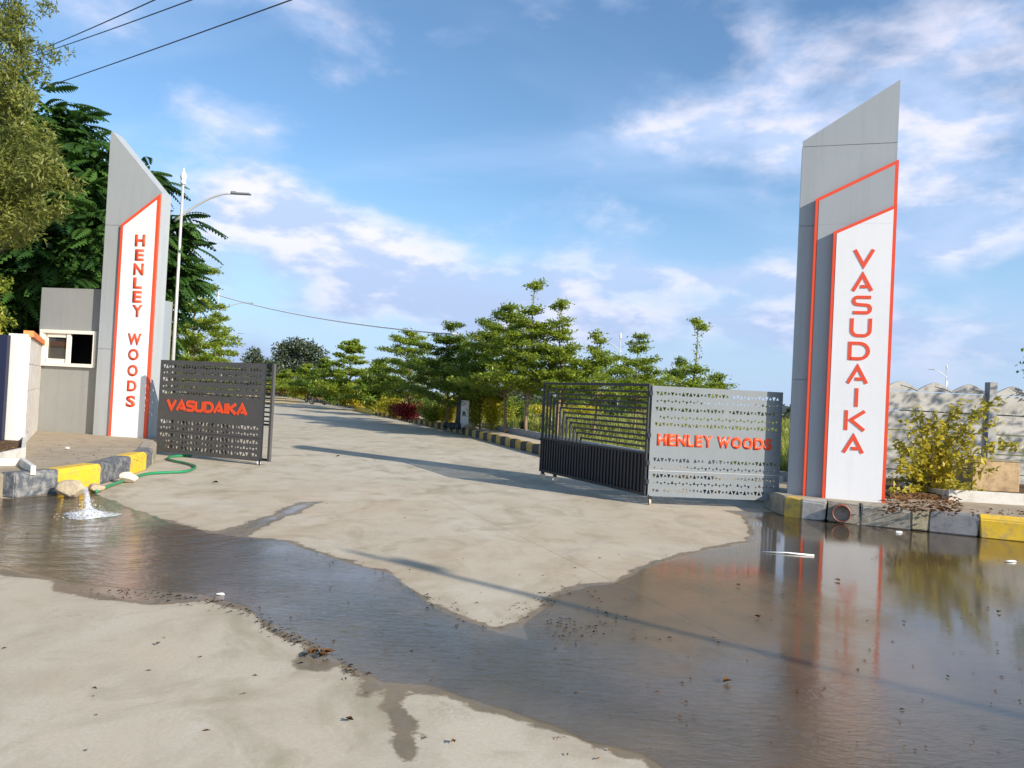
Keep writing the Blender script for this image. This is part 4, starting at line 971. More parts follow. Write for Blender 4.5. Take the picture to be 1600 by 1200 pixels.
# ------------------------------------------------------------------ tiered young trees
def tier_tree(px, Y, toppx, halfpx, label, seed, z0=.2, mat='tier', spire=0.0, lowest=1.35, tiers=6, dens=1.0, leaf=.105, name='young_tree', group='young tiered trees along the road', lean=0.0):
    r = np.random.default_rng(seed); rr = random.Random(seed)
    p = at(px, 600, Y); zt = at(px, toppx, Y).z; H = zt - z0; RAD = halfpx / FPX * Y
    e = empty(name, (p.x, p.y, z0), 0, label, 'tree', group)
    Hc = H - spire
    ax = lambda z: np.array([lean * z + .05 * math.sin(z * 1.7 + seed), .05 * math.cos(z * 1.3 + seed), z])
    tr = MB(); n = 12
    tr.tube([ax(H * .985 * i / n) for i in range(n + 1)], [max(.007, (.012 + .011 * H) * (1 - .88 * i / n)) for i in range(n + 1)], 7)
    tr.build('trunk', MT['bark'], e, True)
    br = MB(); parts = []
    ts = [lowest + (Hc - .25 - lowest) * (i / max(1, tiers - 1)) ** 1.0 for i in range(tiers)]
    if spire: ts.append(H - .12)
    for ti, tz in enumerate(ts):
        f = ti / max(1, tiers - 1)
        rad = RAD * (1.12 - .80 * f ** 1.9) * rr.uniform(.88, 1.15) * (0.9 if ti == 0 else 1)
        if spire and ti == len(ts) - 1: rad = RAD * .20
        rad = max(rad, .22); nb = rr.randint(7, 9) if rad > .5 else 4
        a0 = rr.uniform(0, 6.28)
        for b in range(nb):
            a = a0 + b * 6.283 / nb + rr.uniform(-.3, .3); L = rad * rr.uniform(.45, 1.28); c0 = ax(max(.6, tz - .28 * L - .05 + rr.uniform(-.14, .14)))
            rise = rr.uniform(.10, .38) * L; d = np.array([math.cos(a), math.sin(a), 0])
            P = [c0 + d * L * t_ + np.array([0, 0, rise * math.sin(t_ * 1.6)]) for t_ in (0, .25, .5, .75, 1)]
            br.tube(P, [.018 + .006 * L, .014, .010, .007, .004], 4, False)
            # side twigs carry flat sprays of leaves
            side = np.array([-d[1], d[0], 0]); m = int(5 + L * 8)
            for k in range(m):
                t_ = rr.uniform(.22, 1.03); q0 = c0 + d * L * t_ + np.array([0, 0, rise * math.sin(min(t_, 1) * 1.6)])
                sw = rr.choice((-1, 1)) * rr.uniform(.05, .52) * (L * .42 + .1) * (1.25 - .6 * t_)
                q1 = q0 + side * sw + d * abs(sw) * .5 + np.array([0, 0, rr.uniform(-.04, .11)])
                if k % 2 == 0: br.tube([q0, q1], [.005, .002], 3, False)
                nl = int(rr.uniform(14, 34) * dens)
                tt = r.uniform(0, 1.1, (nl, 1)); C = q0 + (q1 - q0) * tt + r.normal(size=(nl, 3)) * np.array([.105, .105, .042])
                D = unit(r.normal(size=(nl, 3)) * np.array([1, 1, .55]) + np.array([0, 0, .25])); N = unit(r.normal(size=(nl, 3)) * .62 + np.array([0, 0, 1.0]))
                parts.append(leaves(C, D, N, leaf * r.uniform(.6, 1.15, nl), leaf * .50 * r.uniform(.7, 1.1, nl)))
    # sparse tufts up the leader
    nl = int(260 * dens); zz = r.uniform(lowest, H, nl); C = np.array([ax(z) for z in zz]) + r.normal(size=(nl, 3)) * np.array([.07, .07, .05])
    parts.append(leaves(C, rdir(nl, .6, .2), rdir(nl, 1, .6), leaf * .8, leaf * .4))
    br.build('branch', MT['bark'], e, True)
    V, Q = merge(parts); npmesh('crown', V, Q, LM[mat], e, r.uniform(0, 1, len(Q)))
    return e
T = [
 (640, 37, 512, 58, 'broad young tiered tree on the left of the roadside group, above the maroon shrub', 0, 5, 'tier'),
 (700, 33, 505, 70, 'dense dark tiered tree standing over the black and white marker post', 0, 6, 'tier_d'),
 (752, 31, 500, 60, 'full tiered tree between the marker post and the tallest tree', 0, 6, 'tier_d'),
 (793, 28.5, 470, 62, 'tall young tree with wide flat tiers left of the one topped by a bare spire', 0, 6, 'tier'),
 (826, 27, 436, 52, 'tallest young tree, its bare leader carrying a small tuft high in the sky', .85, 6, 'tier'),
 (876, 26.5, 467, 40, 'slim young tree with a short spire just left of the black gate leaf', .5, 5, 'tier'),
 (932, 27, 521, 52, 'flat-crowned young tree seen above the middle of the black gate leaf', 0, 4, 'tier'),
 (992, 30, 522, 52, 'young tree with spreading open tiers beside the hidden white lamp', .35, 4, 'tier'),
 (1062, 33, 560, 52, 'low dense young tree behind the left half of the grey gate sheet', 0, 3, 'tier_d'),
 (1083, 26, 499, 50, 'thin young tree whose sparse fan top stands alone right of the group', 1.35, 3, 'tier'),
 (1010, 41, 560, 44, 'further young tree in the gap between the open-tiered trees', 0, 4, 'tier_d'),
 (880, 40, 545, 44, 'further young tree behind the slim spired one', 0, 4, 'tier_d'),
 (545, 56, 532, 48, 'young tree right of the far road bend with an upswept top', .3, 5, 'tier'),
 (508, 63, 560, 40, 'smaller green tree next to the yellow shrubs by the motorcycle', 0, 4, 'tier_d'),
 (478, 76, 570, 38, 'hazy young tree near the end of the road on its right side', 0, 4, 'tier'),
 (447, 90, 578, 34, 'farthest small roadside tree before the end of the road', 0, 4, 'tier'),
 (590, 47, 562, 36, 'young tree in the dip between the far group and the near group', 0, 4, 'tier_d'),
 (1116, 30, 582, 32, 'small bushy tree at the right end of the young tree row', 0, 3, 'tier'),
]
for i, (px, Y, tp, hw, lab, sp, nt, mt) in enumerate(T):
    tier_tree(px, Y, tp, hw * 1.12, lab, 100 + i, spire=sp or .3, lean=((i * 7) % 5 - 2) * .012, tiers=nt + (1 if nt > 3 else 0), mat=mt, dens=(1.0 if px < 780 else .68) if Y < 45 else .6, leaf=.13 if Y < 45 else .24, lowest=(1.95 if Y < 31 else 1.5) if Y < 45 else .9)
tier_tree(300, 29, 408, 62, 'bright green tiered tree just right of the left pillar, beside the street lamp', 55, z0=.05, mat='bright', tiers=8, dens=1.25, leaf=.13, lowest=1.0, group='roadside trees left of the road')
tier_tree(335, 46, 487, 30, 'smaller bright tree under the second lamp on the left roadside', 56, z0=.05, mat='tier', tiers=5, dens=.8, leaf=.17, group='roadside trees left of the road')

# ------------------------------------------------------------------ bushy masses
def clump_tree(x, y, z0, clumps, mat, label, seed, leaf, dens, trunk, name='tree', group=None, narrow=.5, droop=0.0):
    """clumps: list of (cx,cy,cz,r) relative"""
    r = np.random.default_rng(seed); e = empty(name, (x, y, z0), 0, label, 'tree', group); parts = []; br = MB()
    for ci_, (cx, cy, cz, rad) in enumerate(clumps):
        n = int(dens * rad ** 2); d = unit(r.normal(size=(n, 3))); C = np.array([cx, cy, cz]) + d * rad * (r.uniform(.35, 1.08, (n, 1))) * np.array([1, 1, .8])
        D = unit(d * .5 + r.normal(size=(n, 3)) * .7 + np.array([0, 0, -droop])); N = unit(r.normal(size=(n, 3)) * .8 + d * .5 + np.array([0, 0, .4]))
        parts.append(leaves(C, D, N, leaf * r.uniform(.6, 1.2, n), leaf * narrow * r.uniform(.7, 1.2, n)))
        if len(clumps) > 60 and (ci_ % 4 or rad < .15): continue
        z_ = cz * .45; ja, jb = r.uniform(-.25, .25, 2)
        br.tube([(0, 0, z_ * .8), (cx * .45 + ja, cy * .45 + jb, (z_ + cz) * .5 + ja), (cx, cy, cz)], [.028 * trunk, .016 * trunk, .006], 5, False)
    H = max(c[2] for c in clumps)
    MB().tube([(0, 0, -.1), (.05, 0, H * .25), (-.03, .04, H * .5), (0, 0, H * .85)], [.20 * trunk, .16 * trunk, .11 * trunk, .03], 9).build('trunk', MT['bark_d'], e, True)
    br.build('branch', MT['bark_d'], e, True)
    V, Q = merge(parts); npmesh('crown', V, Q, LM[mat], e, r.uniform(0, 1, len(Q))); return e
def pxclumps(base, lst, seed=1, jit=.0):
    out = []
    for px, py, Y, rad in lst:
        p = at(px, py, Y); out.append((p.x - base[0], p.y - base[1], p.z - base[2], rad))
    return out
rg = random.Random(4)
# far eucalyptus-like trees
def fartree(px, Y, lst, label, seed):
    b = at(px, 600, Y); base = (b.x, b.y, 0)
    clump_tree(b.x, b.y, 0, pxclumps(base, lst), 'far', label, seed, .55, 150, 1.6, group='tall grey-green trees at the end of the road')
fartree(465, 120, [(445, 548, 120, 1.9), (460, 542, 121, 2.0), (478, 545, 119, 1.8), (494, 556, 120, 1.9), (440, 562, 119, 1.6), (505, 572, 120, 1.7), (468, 565, 120, 2.0), (485, 580, 119, 1.8), (455, 582, 121, 1.6), (432, 572, 121, 1.0)], 'tall grey-green tree with a rounded double crown at the end of the road', 31)
fartree(402, 110, [(398, 552, 110, 1.0), (394, 564, 110, 1.5), (410, 572, 111, 1.7), (388, 580, 110, 1.6), (425, 575, 112, 1.3), (405, 592, 110, 2.0), (428, 592, 110, 1.8), (380, 596, 110, 1.8)], 'lower grey-green tree left of the double-crowned one, just above the left gate', 32)
fartree(352, 130, [(350, 585, 130, 2.0), (368, 590, 130, 2.0), (335, 590, 130, 2.2)], 'distant tree low on the skyline behind the bright roadside trees', 33)
# woods beyond the park: a low far belt
def belt():
    r = np.random.default_rng(3); n = 26000
    x = r.uniform(-60, 130, n); y = 112 + r.normal(size=n) * 5; top = 1.9 + 1.1 * np.sin(x * .11) + .8 * np.sin(x * .29 + 2) + .5 * np.sin(x * .83)
    z = .1 + np.sqrt(r.uniform(0, 1, n)) * np.maximum(top, .8)
    V, Q = leaves(np.stack([x, y, z], 1), rdir(n), rdir(n, 1, .5), .8 * r.uniform(.5, 1.2, n), .5)
    npmesh('far_woods', V, Q, LM['far'], None, r.uniform(0, 1, n))['kind'] = 'stuff'
belt()

# big dark feathery tree behind the guard booth
def fronds(C, D, L, seed):
    """bipinnate drooping leaves, each a rachis of narrow pinna pairs"""
    r = np.random.default_rng(seed); n = len(C); D = unit(D); up = np.array([0, 0, 1.0]); S = unit(np.cross(D, np.broadcast_to(up, D.shape)) + r.normal(size=D.shape) * .15)
    K_ = 11; parts = []
    for k in range(K_):
        t_ = (k + .6) / K_; pos = C + D * L[:, None] * t_ - up * (L[:, None] * .42 * t_ * t_)
        dd = unit(D - up * .84 * t_); w = L * .30 * math.sin(math.pi * (.12 + .80 * t_)) 
        for s in (-1, 1):
            dirp = unit(S * s + dd * .42 - up * .22)
            nn = unit(np.cross(dirp, dd) * s + up * .1)
            parts.append(leaves(pos, dirp, nn, w, L * .125))
    V, Q = merge(parts); v = np.tile(np.repeat(r.uniform(0, 1, n)[None, :], 1, 0).ravel(), K_ * 2)
    return V, Q, v
def feather_tree(base, clumps, label, seed, per=46, Lm=1.0):
    r = np.random.default_rng(seed); e = empty('feathery_tree', base, 0, label, 'tree', 'large trees behind the guard booth'); Cs, Ds, Ls = [], [], []; br = MB(); inner = []
    for cx, cy, cz, rad in clumps:
        n = int(per * rad ** 2); d = unit(r.normal(size=(n, 3)) * np.array([1, 1, .75]) + np.array([0, 0, .25]))
        Cs.append(np.array([cx, cy, cz]) + d * rad * r.uniform(.35, .9, (n, 1))); hd = d * np.array([1, 1, .35]) + r.normal(size=(n, 3)) * .3; Ds.append(hd); Ls.append(Lm * r.uniform(.65, 1.2, n))
        br.tube([(0, 0, cz * .35), (cx * .5, cy * .5, cz * .68), (cx, cy, cz)], [.12, .07, .02], 5, False)
        m = int(110 * rad ** 2); d2 = unit(r.normal(size=(m, 3))); inner.append(leaves(np.array([cx, cy, cz]) + d2 * rad * r.uniform(.05, .75, (m, 1)), rdir(m), rdir(m), .26, .16))
    V, Q, v = fronds(np.concatenate(Cs), np.concatenate(Ds), np.concatenate(Ls), seed)
    MB().tube([(0, 0, -.1), (.1, 0, 1.5), (0, .1, 3.0), (.1, 0, 4.6)], [.26, .2, .16, .08], 9).build('trunk', MT['bark_d'], e, True)
    br.build('branch', MT['bark_d'], e, True)
    npmesh('crown', V, Q, LM['frond'], e, v); V, Q = merge(inner); npmesh('inner_foliage', V, Q, LM['frond'], e, r.uniform(0, .5, len(Q)))  # inner leaves kept to darker tones, standing in for shade within the crown
bx = at(20, 600, 23); base = (bx.x, 23.0, 0)
feather_tree(base, pxclumps(base, [(40, 200, 22, 1.6), (105, 205, 22.5, 1.0), (150, 250, 22, 1.0), (60, 270, 21.5, 1.6), (130, 300, 21.5, 1.2), (170, 320, 23, 1.2), (205, 350, 24, 1.1), (90, 350, 21, 1.6), (20, 340, 21, 1.6), (150, 390, 21, 1.4), (230, 400, 24, 1.0), (50, 410, 20.8, 1.4),
    (110, 430, 20.8, 1.2), (10, 450, 20.8, 1.3), (215, 290, 24.5, .8), (60, 330, 24.5, 2.2), (120, 400, 24.5, 2.2), (0, 420, 24, 2.2), (60, 480, 23, 2.0), (0, 520, 22, 1.8), (-40, 300, 22, 2.0), (-60, 450, 21, 2.0), (20, 560, 21.5, 1.6), (-50, 580, 21.5, 1.8)]),
    'large dark feathery tree towering behind the guard booth', 71)
bx = at(215, 600, 25.5); base = (bx.x, 25.5, 0)
feather_tree(base, pxclumps(base, [(252, 370, 24.5, .95), (262, 425, 24.5, .9), (282, 352, 24.8, .55), (225, 275, 25, .5), (290, 440, 25, .45), (282, 390, 24.8, .5), (240, 450, 25, 1.1), (270, 455, 25, .8), (235, 500, 25.5, 1.1), (200, 440, 25.5, 1.4), (200, 380, 26, 1.3), (170, 470, 26, 1.6)]),
    'second feathery tree whose fronds droop out on both sides of the left pillar', 72, 60, .95)

# near olive-green tree, top left
b = at(-150, 600, 15.5); base = (b.x, b.y, 0)
cl = []
for px, py, Y, rad in [(5, 10, 15, .5), (34, 22, 15, .34), (62, 10, 15, .2), (84, 14, 15, .1), (8, 60, 14.8, .45), (42, 60, 14.8, .32), (72, 84, 14.8, .2), (92, 90, 14.8, .14), (110, 84, 14.8, .08), (10, 105, 14.6, .5), (48, 110, 14.8, .28), (70, 122, 14.8, .12), (0, 150, 14.5, .6), (30, 160, 14.6, .4), (20, 215, 14.4, .7), (58, 235, 14.4, .4), (88, 262, 14.4, .34),
                       (108, 288, 14.4, .25), (15, 285, 14.3, .7), (66, 300, 14.3, .45), (96, 326, 14.4, .25), (20, 335, 14.3, .55), (62, 345, 14.3, .3), (-40, 100, 15, 1.0), (-60, 230, 15, 1.2), (-50, 340, 15, 1.1), (-70, 20, 15.5, 1.0), (-10, 340, 15, .9), (-20, 200, 15, 1.0), (30, 280, 15, .7)]:
    q_ = FPX / Y
    for _ in range(9):
        rd_ = rad * rg.uniform(.28, .5); an = rg.uniform(0, 6.28); ds = (rad - rd_ * .5) * math.sqrt(rg.random()) * 1.05; cl.append((px + math.cos(an) * ds * q_, py + math.sin(an) * ds * q_, Y + rg.uniform(-.6, .6) * rad, rd_))
clump_tree(b.x, b.y, 0, pxclumps(base, cl), 'olive', 'near olive-green tree filling the top left corner, yellowish narrow leaves', 81, .125, 1900, 1.0, group=None, narrow=.27)
# yellow sprigs low at the left edge
bx = at(-20, 600, 18.8)
clump_tree(bx.x, bx.y, .3, pxclumps((bx.x, bx.y, .3), [(0, 445, 18.5, .3), (8, 440, 18.6, .2), (-10, 500, 18.5, .5), (-20, 560, 18.6, .6)]), 'lime', 'small yellow-green sapling poking in at the left edge above the board', 83, .12, 900, .3, name='sapling')
# trees beyond the right wall and off to the right (their leaves and shade reach the wall)
clump_tree(12.7, 15.9, 0, [(-2.2, -.4, 2.75, .30), (-2.1, -.3, 3.15, .2), (-1.9, -.4, 2.5, .35), (-1.35, -.4, 2.7, .40), (-1.5, -.3, 3.1, .3), (-1.2, 0, 3.55, .35), (-.6, 0, 2.9, .8), (0, 0, 3.6, 1.0), (.9, .3, 3.0, 1.1), (-.6, .4, 2.2, .6)], 'green', 'green tree whose leaf tips show above the wall at the right edge', 84, .13, 800, .5)
clump_tree(14.2, 11.4, .3, [(-.9, 0, 3.3, .7), (0, -.4, 4.3, .9), (-.5, .5, 4.0, .6), (.8, .2, 3.6, .9), (-1.5, .4, 4.3, .45), (-1.9, -.2, 3.6, .4), (.3, .3, 5.2, .8), (-2.3, .3, 4.3, .35), (-1.1, -.8, 5.1, .5)], 'green', 'leafy tree outside the right edge that shades the boundary wall', 85, .14, 300, .6)

# utility pole standing behind the viewer to the right: its long shadow crosses the drive
up = empty('utility_pole', (10.6, -1.75, 0), 0, 'tall concrete utility pole out of view to the right', 'utility pole')
MB().tube([(0, 0, 0), (0, 0, 7.15)], [.075, .04], 10).build('pole', MT['wall_g'], up, True)
MB().box((0, .12, 6.7), (.05, .16, .3)).build('bracket', MT['iron'], up)

# ------------------------------------------------------------------ shrubs
def shrub(px, py, Y, wpx, hpx, mat, label, seed, leaf=.12, n=2600, narrow=.5, name='shrub', z0=.21, group='ornamental shrubs along the kerb', flop=.0):
    r = np.random.default_rng(seed); p = at(px, py, Y); e = empty(name, (p.x, p.y, z0), 0, label, 'shrub', group)
    W = wpx / FPX * Y / 2; H = max(.25, at(px, py - hpx, Y).z - z0); br = MB(); parts = []
    ns = 11
    for k in range(ns):
        a = r.uniform(0, 6.28); rr_ = W * math.sqrt(r.uniform(.02, 1)); h = H * r.uniform(.62, 1.0) * (1 - .25 * (rr_ / W) ** 2)
        tip = np.array([math.cos(a) * rr_, math.sin(a) * rr_ * .7, h]); mid = tip * np.array([.45, .45, .55])
        br.tube([(0, 0, 0), mid, tip], [.018, .012, .004], 4, False)
        m = n // ns; t_ = r.uniform(.22, 1.0, (m, 1)) ** .8; C = mid * 2 * t_ * (1 - t_) + tip * t_ ** 2 + r.normal(size=(m, 3)) * np.array([W * .24, W * .24, H * .09]); C[:, 2] = np.abs(C[:, 2])
        D = unit(r.normal(size=(m, 3)) + np.array([0, 0, .35])); N = unit(r.normal(size=(m, 3)) * .8 + np.array([0, -.2, .7]))
        parts.append(leaves(C, D, N, leaf * r.uniform(.6, 1.2, m), leaf * narrow))
    br.build('stem', MT['bark'], e, True); V, Q = merge(parts); npmesh('foliage', V, Q, LM[mat], e, r.uniform(0, 1, len(Q)))
S = [(642, 652, 36, 46, 27, 'maroon', 'dark red-leaved shrub above the kerb, left of the marker post'),
     (605, 646, 41, 48, 28, 'yellow', 'yellow shrub just left of the maroon one'), (588, 640, 47, 40, 24, 'lime', 'lime-yellow shrub near the far kerb corner'),
     (618, 650, 38, 30, 20, 'russet', 'brownish shrub tucked between the yellow and the maroon shrubs'),
     (678, 657, 34, 40, 26, 'lime', 'low yellow-green shrub right of the maroon one'), (700, 655, 33.5, 28, 22, 'yellow', 'small yellow shrub left of the marker post foot'),
     (742, 665, 31, 34, 50, 'lime', 'tall lime-yellow shrub right of the marker post'), (768, 668, 30, 34, 56, 'yellow', 'tallest yellow shrub between two thin trunks'),
     (790, 660, 36, 30, 42, 'lime', 'lime shrub set back behind the tallest yellow one'), (660, 640, 44, 60, 32, 'green', 'green shrub in the second row behind the maroon one'),
     (720, 645, 42, 60, 34, 'yellow', 'yellow shrub in the second row behind the marker post'), (770, 645, 48, 60, 30, 'green', 'green shrub deep in the park behind the yellow one'),
     (812, 655, 40, 30, 26, 'green', 'dark green shrub between the two trunks nearest the black gate leaf'), (560, 634, 56, 36, 26, 'yellow', 'yellow shrub beyond the yellow kerb end'),
     (540, 633, 58, 30, 22, 'lime', 'lime shrub beside the bright yellow one beyond the corner'), (518, 630, 62, 26, 26, 'green', 'round green shrub right of the parked motorcycle'),
     (496, 624, 72, 26, 26, 'russet', 'dark russet shrub behind the parked motorcycle'), (480, 622, 76, 34, 32, 'yellow', 'bright yellow shrub left of the motorcycle'),
     (462, 621, 80, 28, 22, 'lime', 'lime shrub near the sandy strip'), (446, 612, 95, 26, 14, 'russet', 'brownish shrub at the end of the road'), (425, 606, 105, 24, 12, 'yellow', 'small yellow shrub farthest down the road'),
     (845, 662, 52, 50, 30, 'yellow', 'yellow shrub in the field seen left through the black gate bars'), (905, 655, 58, 70, 26, 'yellow', 'yellow shrub in the field seen through the middle of the gate bars'),
     (960, 655, 60, 60, 26, 'green', 'green shrub in the field seen right through the gate bars'), (1040, 660, 60, 60, 20, 'lime', 'lime shrub hidden behind the grey gate sheet'),
     (575, 632, 62, 50, 34, 'green', 'green shrub mass behind the far kerb corner')]
for i, (px, py, Y, w, h, m, lab) in enumerate(S): shrub(px, py, Y, w, h, m, lab, 200 + i, leaf=.13 if Y < 50 else .22, n=1900 if Y < 50 else 900)
# small round clipped bush by the edging
shrub(818, 672, 28.5, 13, 15, 'far', 'small round clipped bush at the edging near the black gate leaf', 260, leaf=.06, n=1500)
# yellowing shrub on the right bed: arching stems with big leaves
def big_shrub():
    r = np.random.default_rng(9); rr = random.Random(9); p = Vector(at(1450, 785, 12.9)); e = empty('shrub', (p.x, p.y, PZ + .05), 0, 'yellowing leafy shrub with long arching stems beside the right pillar', 'shrub')
    br = MB(); parts = []; Vv = []
    tips = [(1395, 690), (1400, 720), (1415, 660), (1432, 640), (1445, 690), (1460, 650), (1475, 665), (1490, 640), (1500, 630), (1545, 630), (1562, 625), (1570, 690), (1590, 695), (1540, 720), (1550, 735), (1500, 730), (1510, 760), (1530, 765), (1395, 750), (1400, 770), (1425, 745), (1440, 720), (1480, 740), (1465, 770), (1420, 700), (1555, 660), (1530, 650), (1407, 735), (1450, 665), (1412, 775), (1490, 775), (1522, 690)]
    for tx, ty in tips:
        tp = at(tx, ty, 12.9 + rr.uniform(-.75, .35)); tp = np.array([tp.x - p.x, tp.y - p.y, tp.z - PZ - .05]); b0 = np.array([rr.uniform(-.14, .14), rr.uniform(-.1, .1), 0])
        mid = b0 * .5 + tp * np.array([.32, .32, .62]) + np.array([0, 0, .10])
        cur = [((1 - t_) ** 2) * b0 + 2 * t_ * (1 - t_) * mid + t_ * t_ * tp for t_ in [i / 8 for i in range(9)]]
        br.tube(cur, [.012 - .0012 * i for i in range(9)], 5, False)
        n = int(38 + 46 * np.linalg.norm(tp)); t_ = r.uniform(.25, 1.02, n); cc = np.array([((1 - a) ** 2) * b0 + 2 * a * (1 - a) * mid + a * a * tp for a in t_]) + r.normal(size=(n, 3)) * .035
        D = unit(r.normal(size=(n, 3)) * np.array([1, 1, .7]) + np.array([0, 0, -.05])); N = unit(r.normal(size=(n, 3)) * .6 + np.array([0, -.1, .8]))
        parts.append(leaves(cc, D, N, .12 * r.uniform(.5, 1.2, n), .06 * r.uniform(.7, 1.1, n), .22)); ye = np.clip(.25 + .25 * r.normal(size=n) + .35 * (tx > 1440) * rr.random(), 0, 1); Vv.append(ye)
    br.build('stem', MT['bark'], e, True); V, Q = merge(parts); npmesh('foliage', V, Q, LM['autumn'], e, np.concatenate(Vv))
big_shrub()

# ------------------------------------------------------------------ grass
def grass():
    r = np.random.default_rng(12); n = 95000
    y = 17 + (r.uniform(0, 1, n) ** 1.6) * 75; x = r.uniform(-.62, .55, n) * y
    Kx = np.interp(y, [p.y for p in K] + [60, 75, 130], [p.x for p in K] + [-14, -20, -50]); ok = x > Kx + 1.5
    x, y = x[ok], y[ok]; n = len(x)
    h = r.uniform(.10, .34, n) * (1 + y / 60); C = np.stack([x, y, np.full(n, .2)], 1)
    D = unit(r.normal(size=(n, 3)) * np.array([.45, .45, .1]) + np.array([0, 0, 1])); N = rdir(n, .2)
    V, Q = leaves(C, D, N, h, .022 + y * .0009, .05)
    npmesh('grass', V, Q, LM['grass'], None, np.clip(r.uniform(0, 1, n) * .8 + .2 * np.sin(x * .7) * np.sin(y * .5), 0, 1))['kind'] = 'stuff'
grass()

# ------------------------------------------------------------------ marker post beside the kerb
mp = at(722, 668, 31.0)
e = empty('marker_post', (mp.x, mp.y, .2), R(-8), 'black and white marker post with a small emblem on the footpath behind the kerb', 'marker post')
MB().box((-.16, 0, .62), (.17, .3, 1.24)).build('black_panel', MT['iron'], e, bevel=.006)
MB().box((.10, .0, .58), (.34, .24, 1.16)).build('white_panel', MT['acp_white'], e, bevel=.006)
me = fontmesh('R', .17, .2, .01, .03); me.materials.append(LM['green']); o = bpy.data.objects.new('emblem', me); link(o, e); o.location = (.10, -.121, .62)
for x, w, m in ((-.42, .3, 'rubber'), (-.70, .34, 'rubber'), (.06, .16, 'rubber')):
    pass
def rock(name, loc, dims, m, label, seed, cat='stone', rz=0.0):
    r = random.Random(seed); bm = bmesh.new(); bmesh.ops.create_icosphere(bm, subdivisions=3, radius=1)
    ks = [(Vector((r.gauss(0, 1), r.gauss(0, 1), r.gauss(0, 1))).normalized(), r.uniform(.62, .9)) for _ in range(11)]
    for v in bm.verts:
        c = v.co.copy()
        for k, d in ks:
            t_ = c.dot(k)
            if t_ > d: c -= k * (t_ - d) * .92
        c *= 1 + .03 * math.sin(c.x * 9 + seed) * math.cos(c.y * 7)
        v.co = Vector((c.x * dims[0] / 2, c.y * dims[1] / 2, c.z * dims[2] / 2))
    me = bpy.data.meshes.new(name); bm.to_mesh(me); bm.free(); me.materials.append(m)
    o = bpy.data.objects.new(name, me); o.location = loc; o.rotation_euler = (0, 0, rz); link(o); return tag(o, label, cat)
for px, py, Y, d, lab in ((706, 667, 30.7, (.45, .4, .3), 'dark boulder left of the marker post foot'), (697, 664, 31.2, (.34, .34, .26), 'smaller dark boulder farthest left of the marker post foot'),
                          (716, 670, 30.5, (.3, .3, .3), 'dark boulder in front of the black side of the marker post'), (733, 671, 30.6, (.42, .3, .32), 'brown block against the right side of the marker post')):
    p = at(px, py, Y); rock('boulder', (p.x, p.y, .32), d, MT['k_black'] if 'brown' not in lab else MT['clay'], lab, int(px), 'boulder')

# ------------------------------------------------------------------ motorcycles
def torus(mb, c, R_, r_, axis_y=True, n=18, m=8):
    b = len(mb.v)
    for i in range(n):
        a = 2 * math.pi * i / n
        for j in range(m):
            t_ = 2 * math.pi * j / m; rr_ = R_ + r_ * math.cos(t_); mb.v.append((c[0] + rr_ * math.cos(a), c[1] + r_ * math.sin(t_), c[2] + rr_ * math.sin(a)))
    for i in range(n):
        for j in range(m):
            i2, j2 = (i + 1) % n, (j + 1) % m; mb.f.append((b + i * m + j, b + i2 * m + j, b + i2 * m + j2, b + i * m + j2))
def motorcycle(px, py, rz, m, label):
    g = gp(px, py); e = empty('motorcycle', (g.x, g.y, 0), rz, label, 'motorcycle', 'motorcycles parked by the far kerb')
    for x in (-.66, .66):
        w = MB(); torus(w, (x, 0, .31), .255, .055); wo = w.build('wheel', MT['rubber'], e, True)
        rm = MB(); torus(rm, (x, 0, .31), .20, .014, n=16, m=6)
        for k in range(5): a = k * 1.2566; rm.tube([(x, 0, .31), (x + .2 * math.cos(a), 0, .31 + .2 * math.sin(a))], .012, 5, False)
        rm.build('rim', MT['chrome'], wo, True)
    b = MB(); b.tube([(-.30, 0, .72), (-.05, 0, .80), (.18, 0, .86), (.36, 0, .80)], [.06, .13, .15, .07], 10); b.build('tank', m, e, True)
    b = MB(); b.tube([(-.78, 0, .80), (-.5, 0, .80), (-.15, 0, .76)], [.07, .11, .09], 8); b.build('seat', MT['rubber'], e, True)
    b = MB(); b.tube([(-.66, .06, .31), (-.2, .06, .42), (.1, .06, .36), (.42, .03, .84)], .03, 6); b.tube([(-.66, -.06, .31), (-.2, -.06, .42), (.1, -.06, .36)], .03, 6); b.box((0, 0, .40), (.34, .22, .28)); b.tube([(-.1, .14, .3), (-.75, .16, .36)], [.03, .045], 8)
    b.build('engine_frame', MT['iron'], e, True)
    b = MB(); b.tube([(.66, .07, .31), (.46, .07, .9)], .022, 6); b.tube([(.66, -.07, .31), (.46, -.07, .9)], .022, 6); b.build('fork', MT['chrome'], e, True)
    MB().tube([(.36, .36, 1.0), (.44, .15, .98), (.44, -.15, .98), (.36, -.36, 1.0)], .018, 6).build('handlebar', MT['iron'], e, True)
    MB().tube([(.46, 0, .86), (.58, 0, .86), (.61, 0, .86)], [.06, .09, .085], 10).build('headlight', MT['chrome'], e, True)
    for s in (-1, 1): MB().tube([(.38, .3 * s, 1.0), (.36, .34 * s, 1.14)], [.006, .05], 8).build('mirror', MT['iron'], e, True)
    f = MB(); f.tube([(.95, 0, .42), (.86, 0, .60), (.68, 0, .64), (.5, 0, .58)], [.04, .06, .06, .03], 6); f.build('front_mudguard', m, e, True)
motorcycle(497, 632.5, R(160), MT['iron'], 'black motorcycle parked at the far kerb by the maroon shrub')
motorcycle(484, 629.5, R(135), MT['navy'], 'dark blue motorcycle parked just left of the black one')
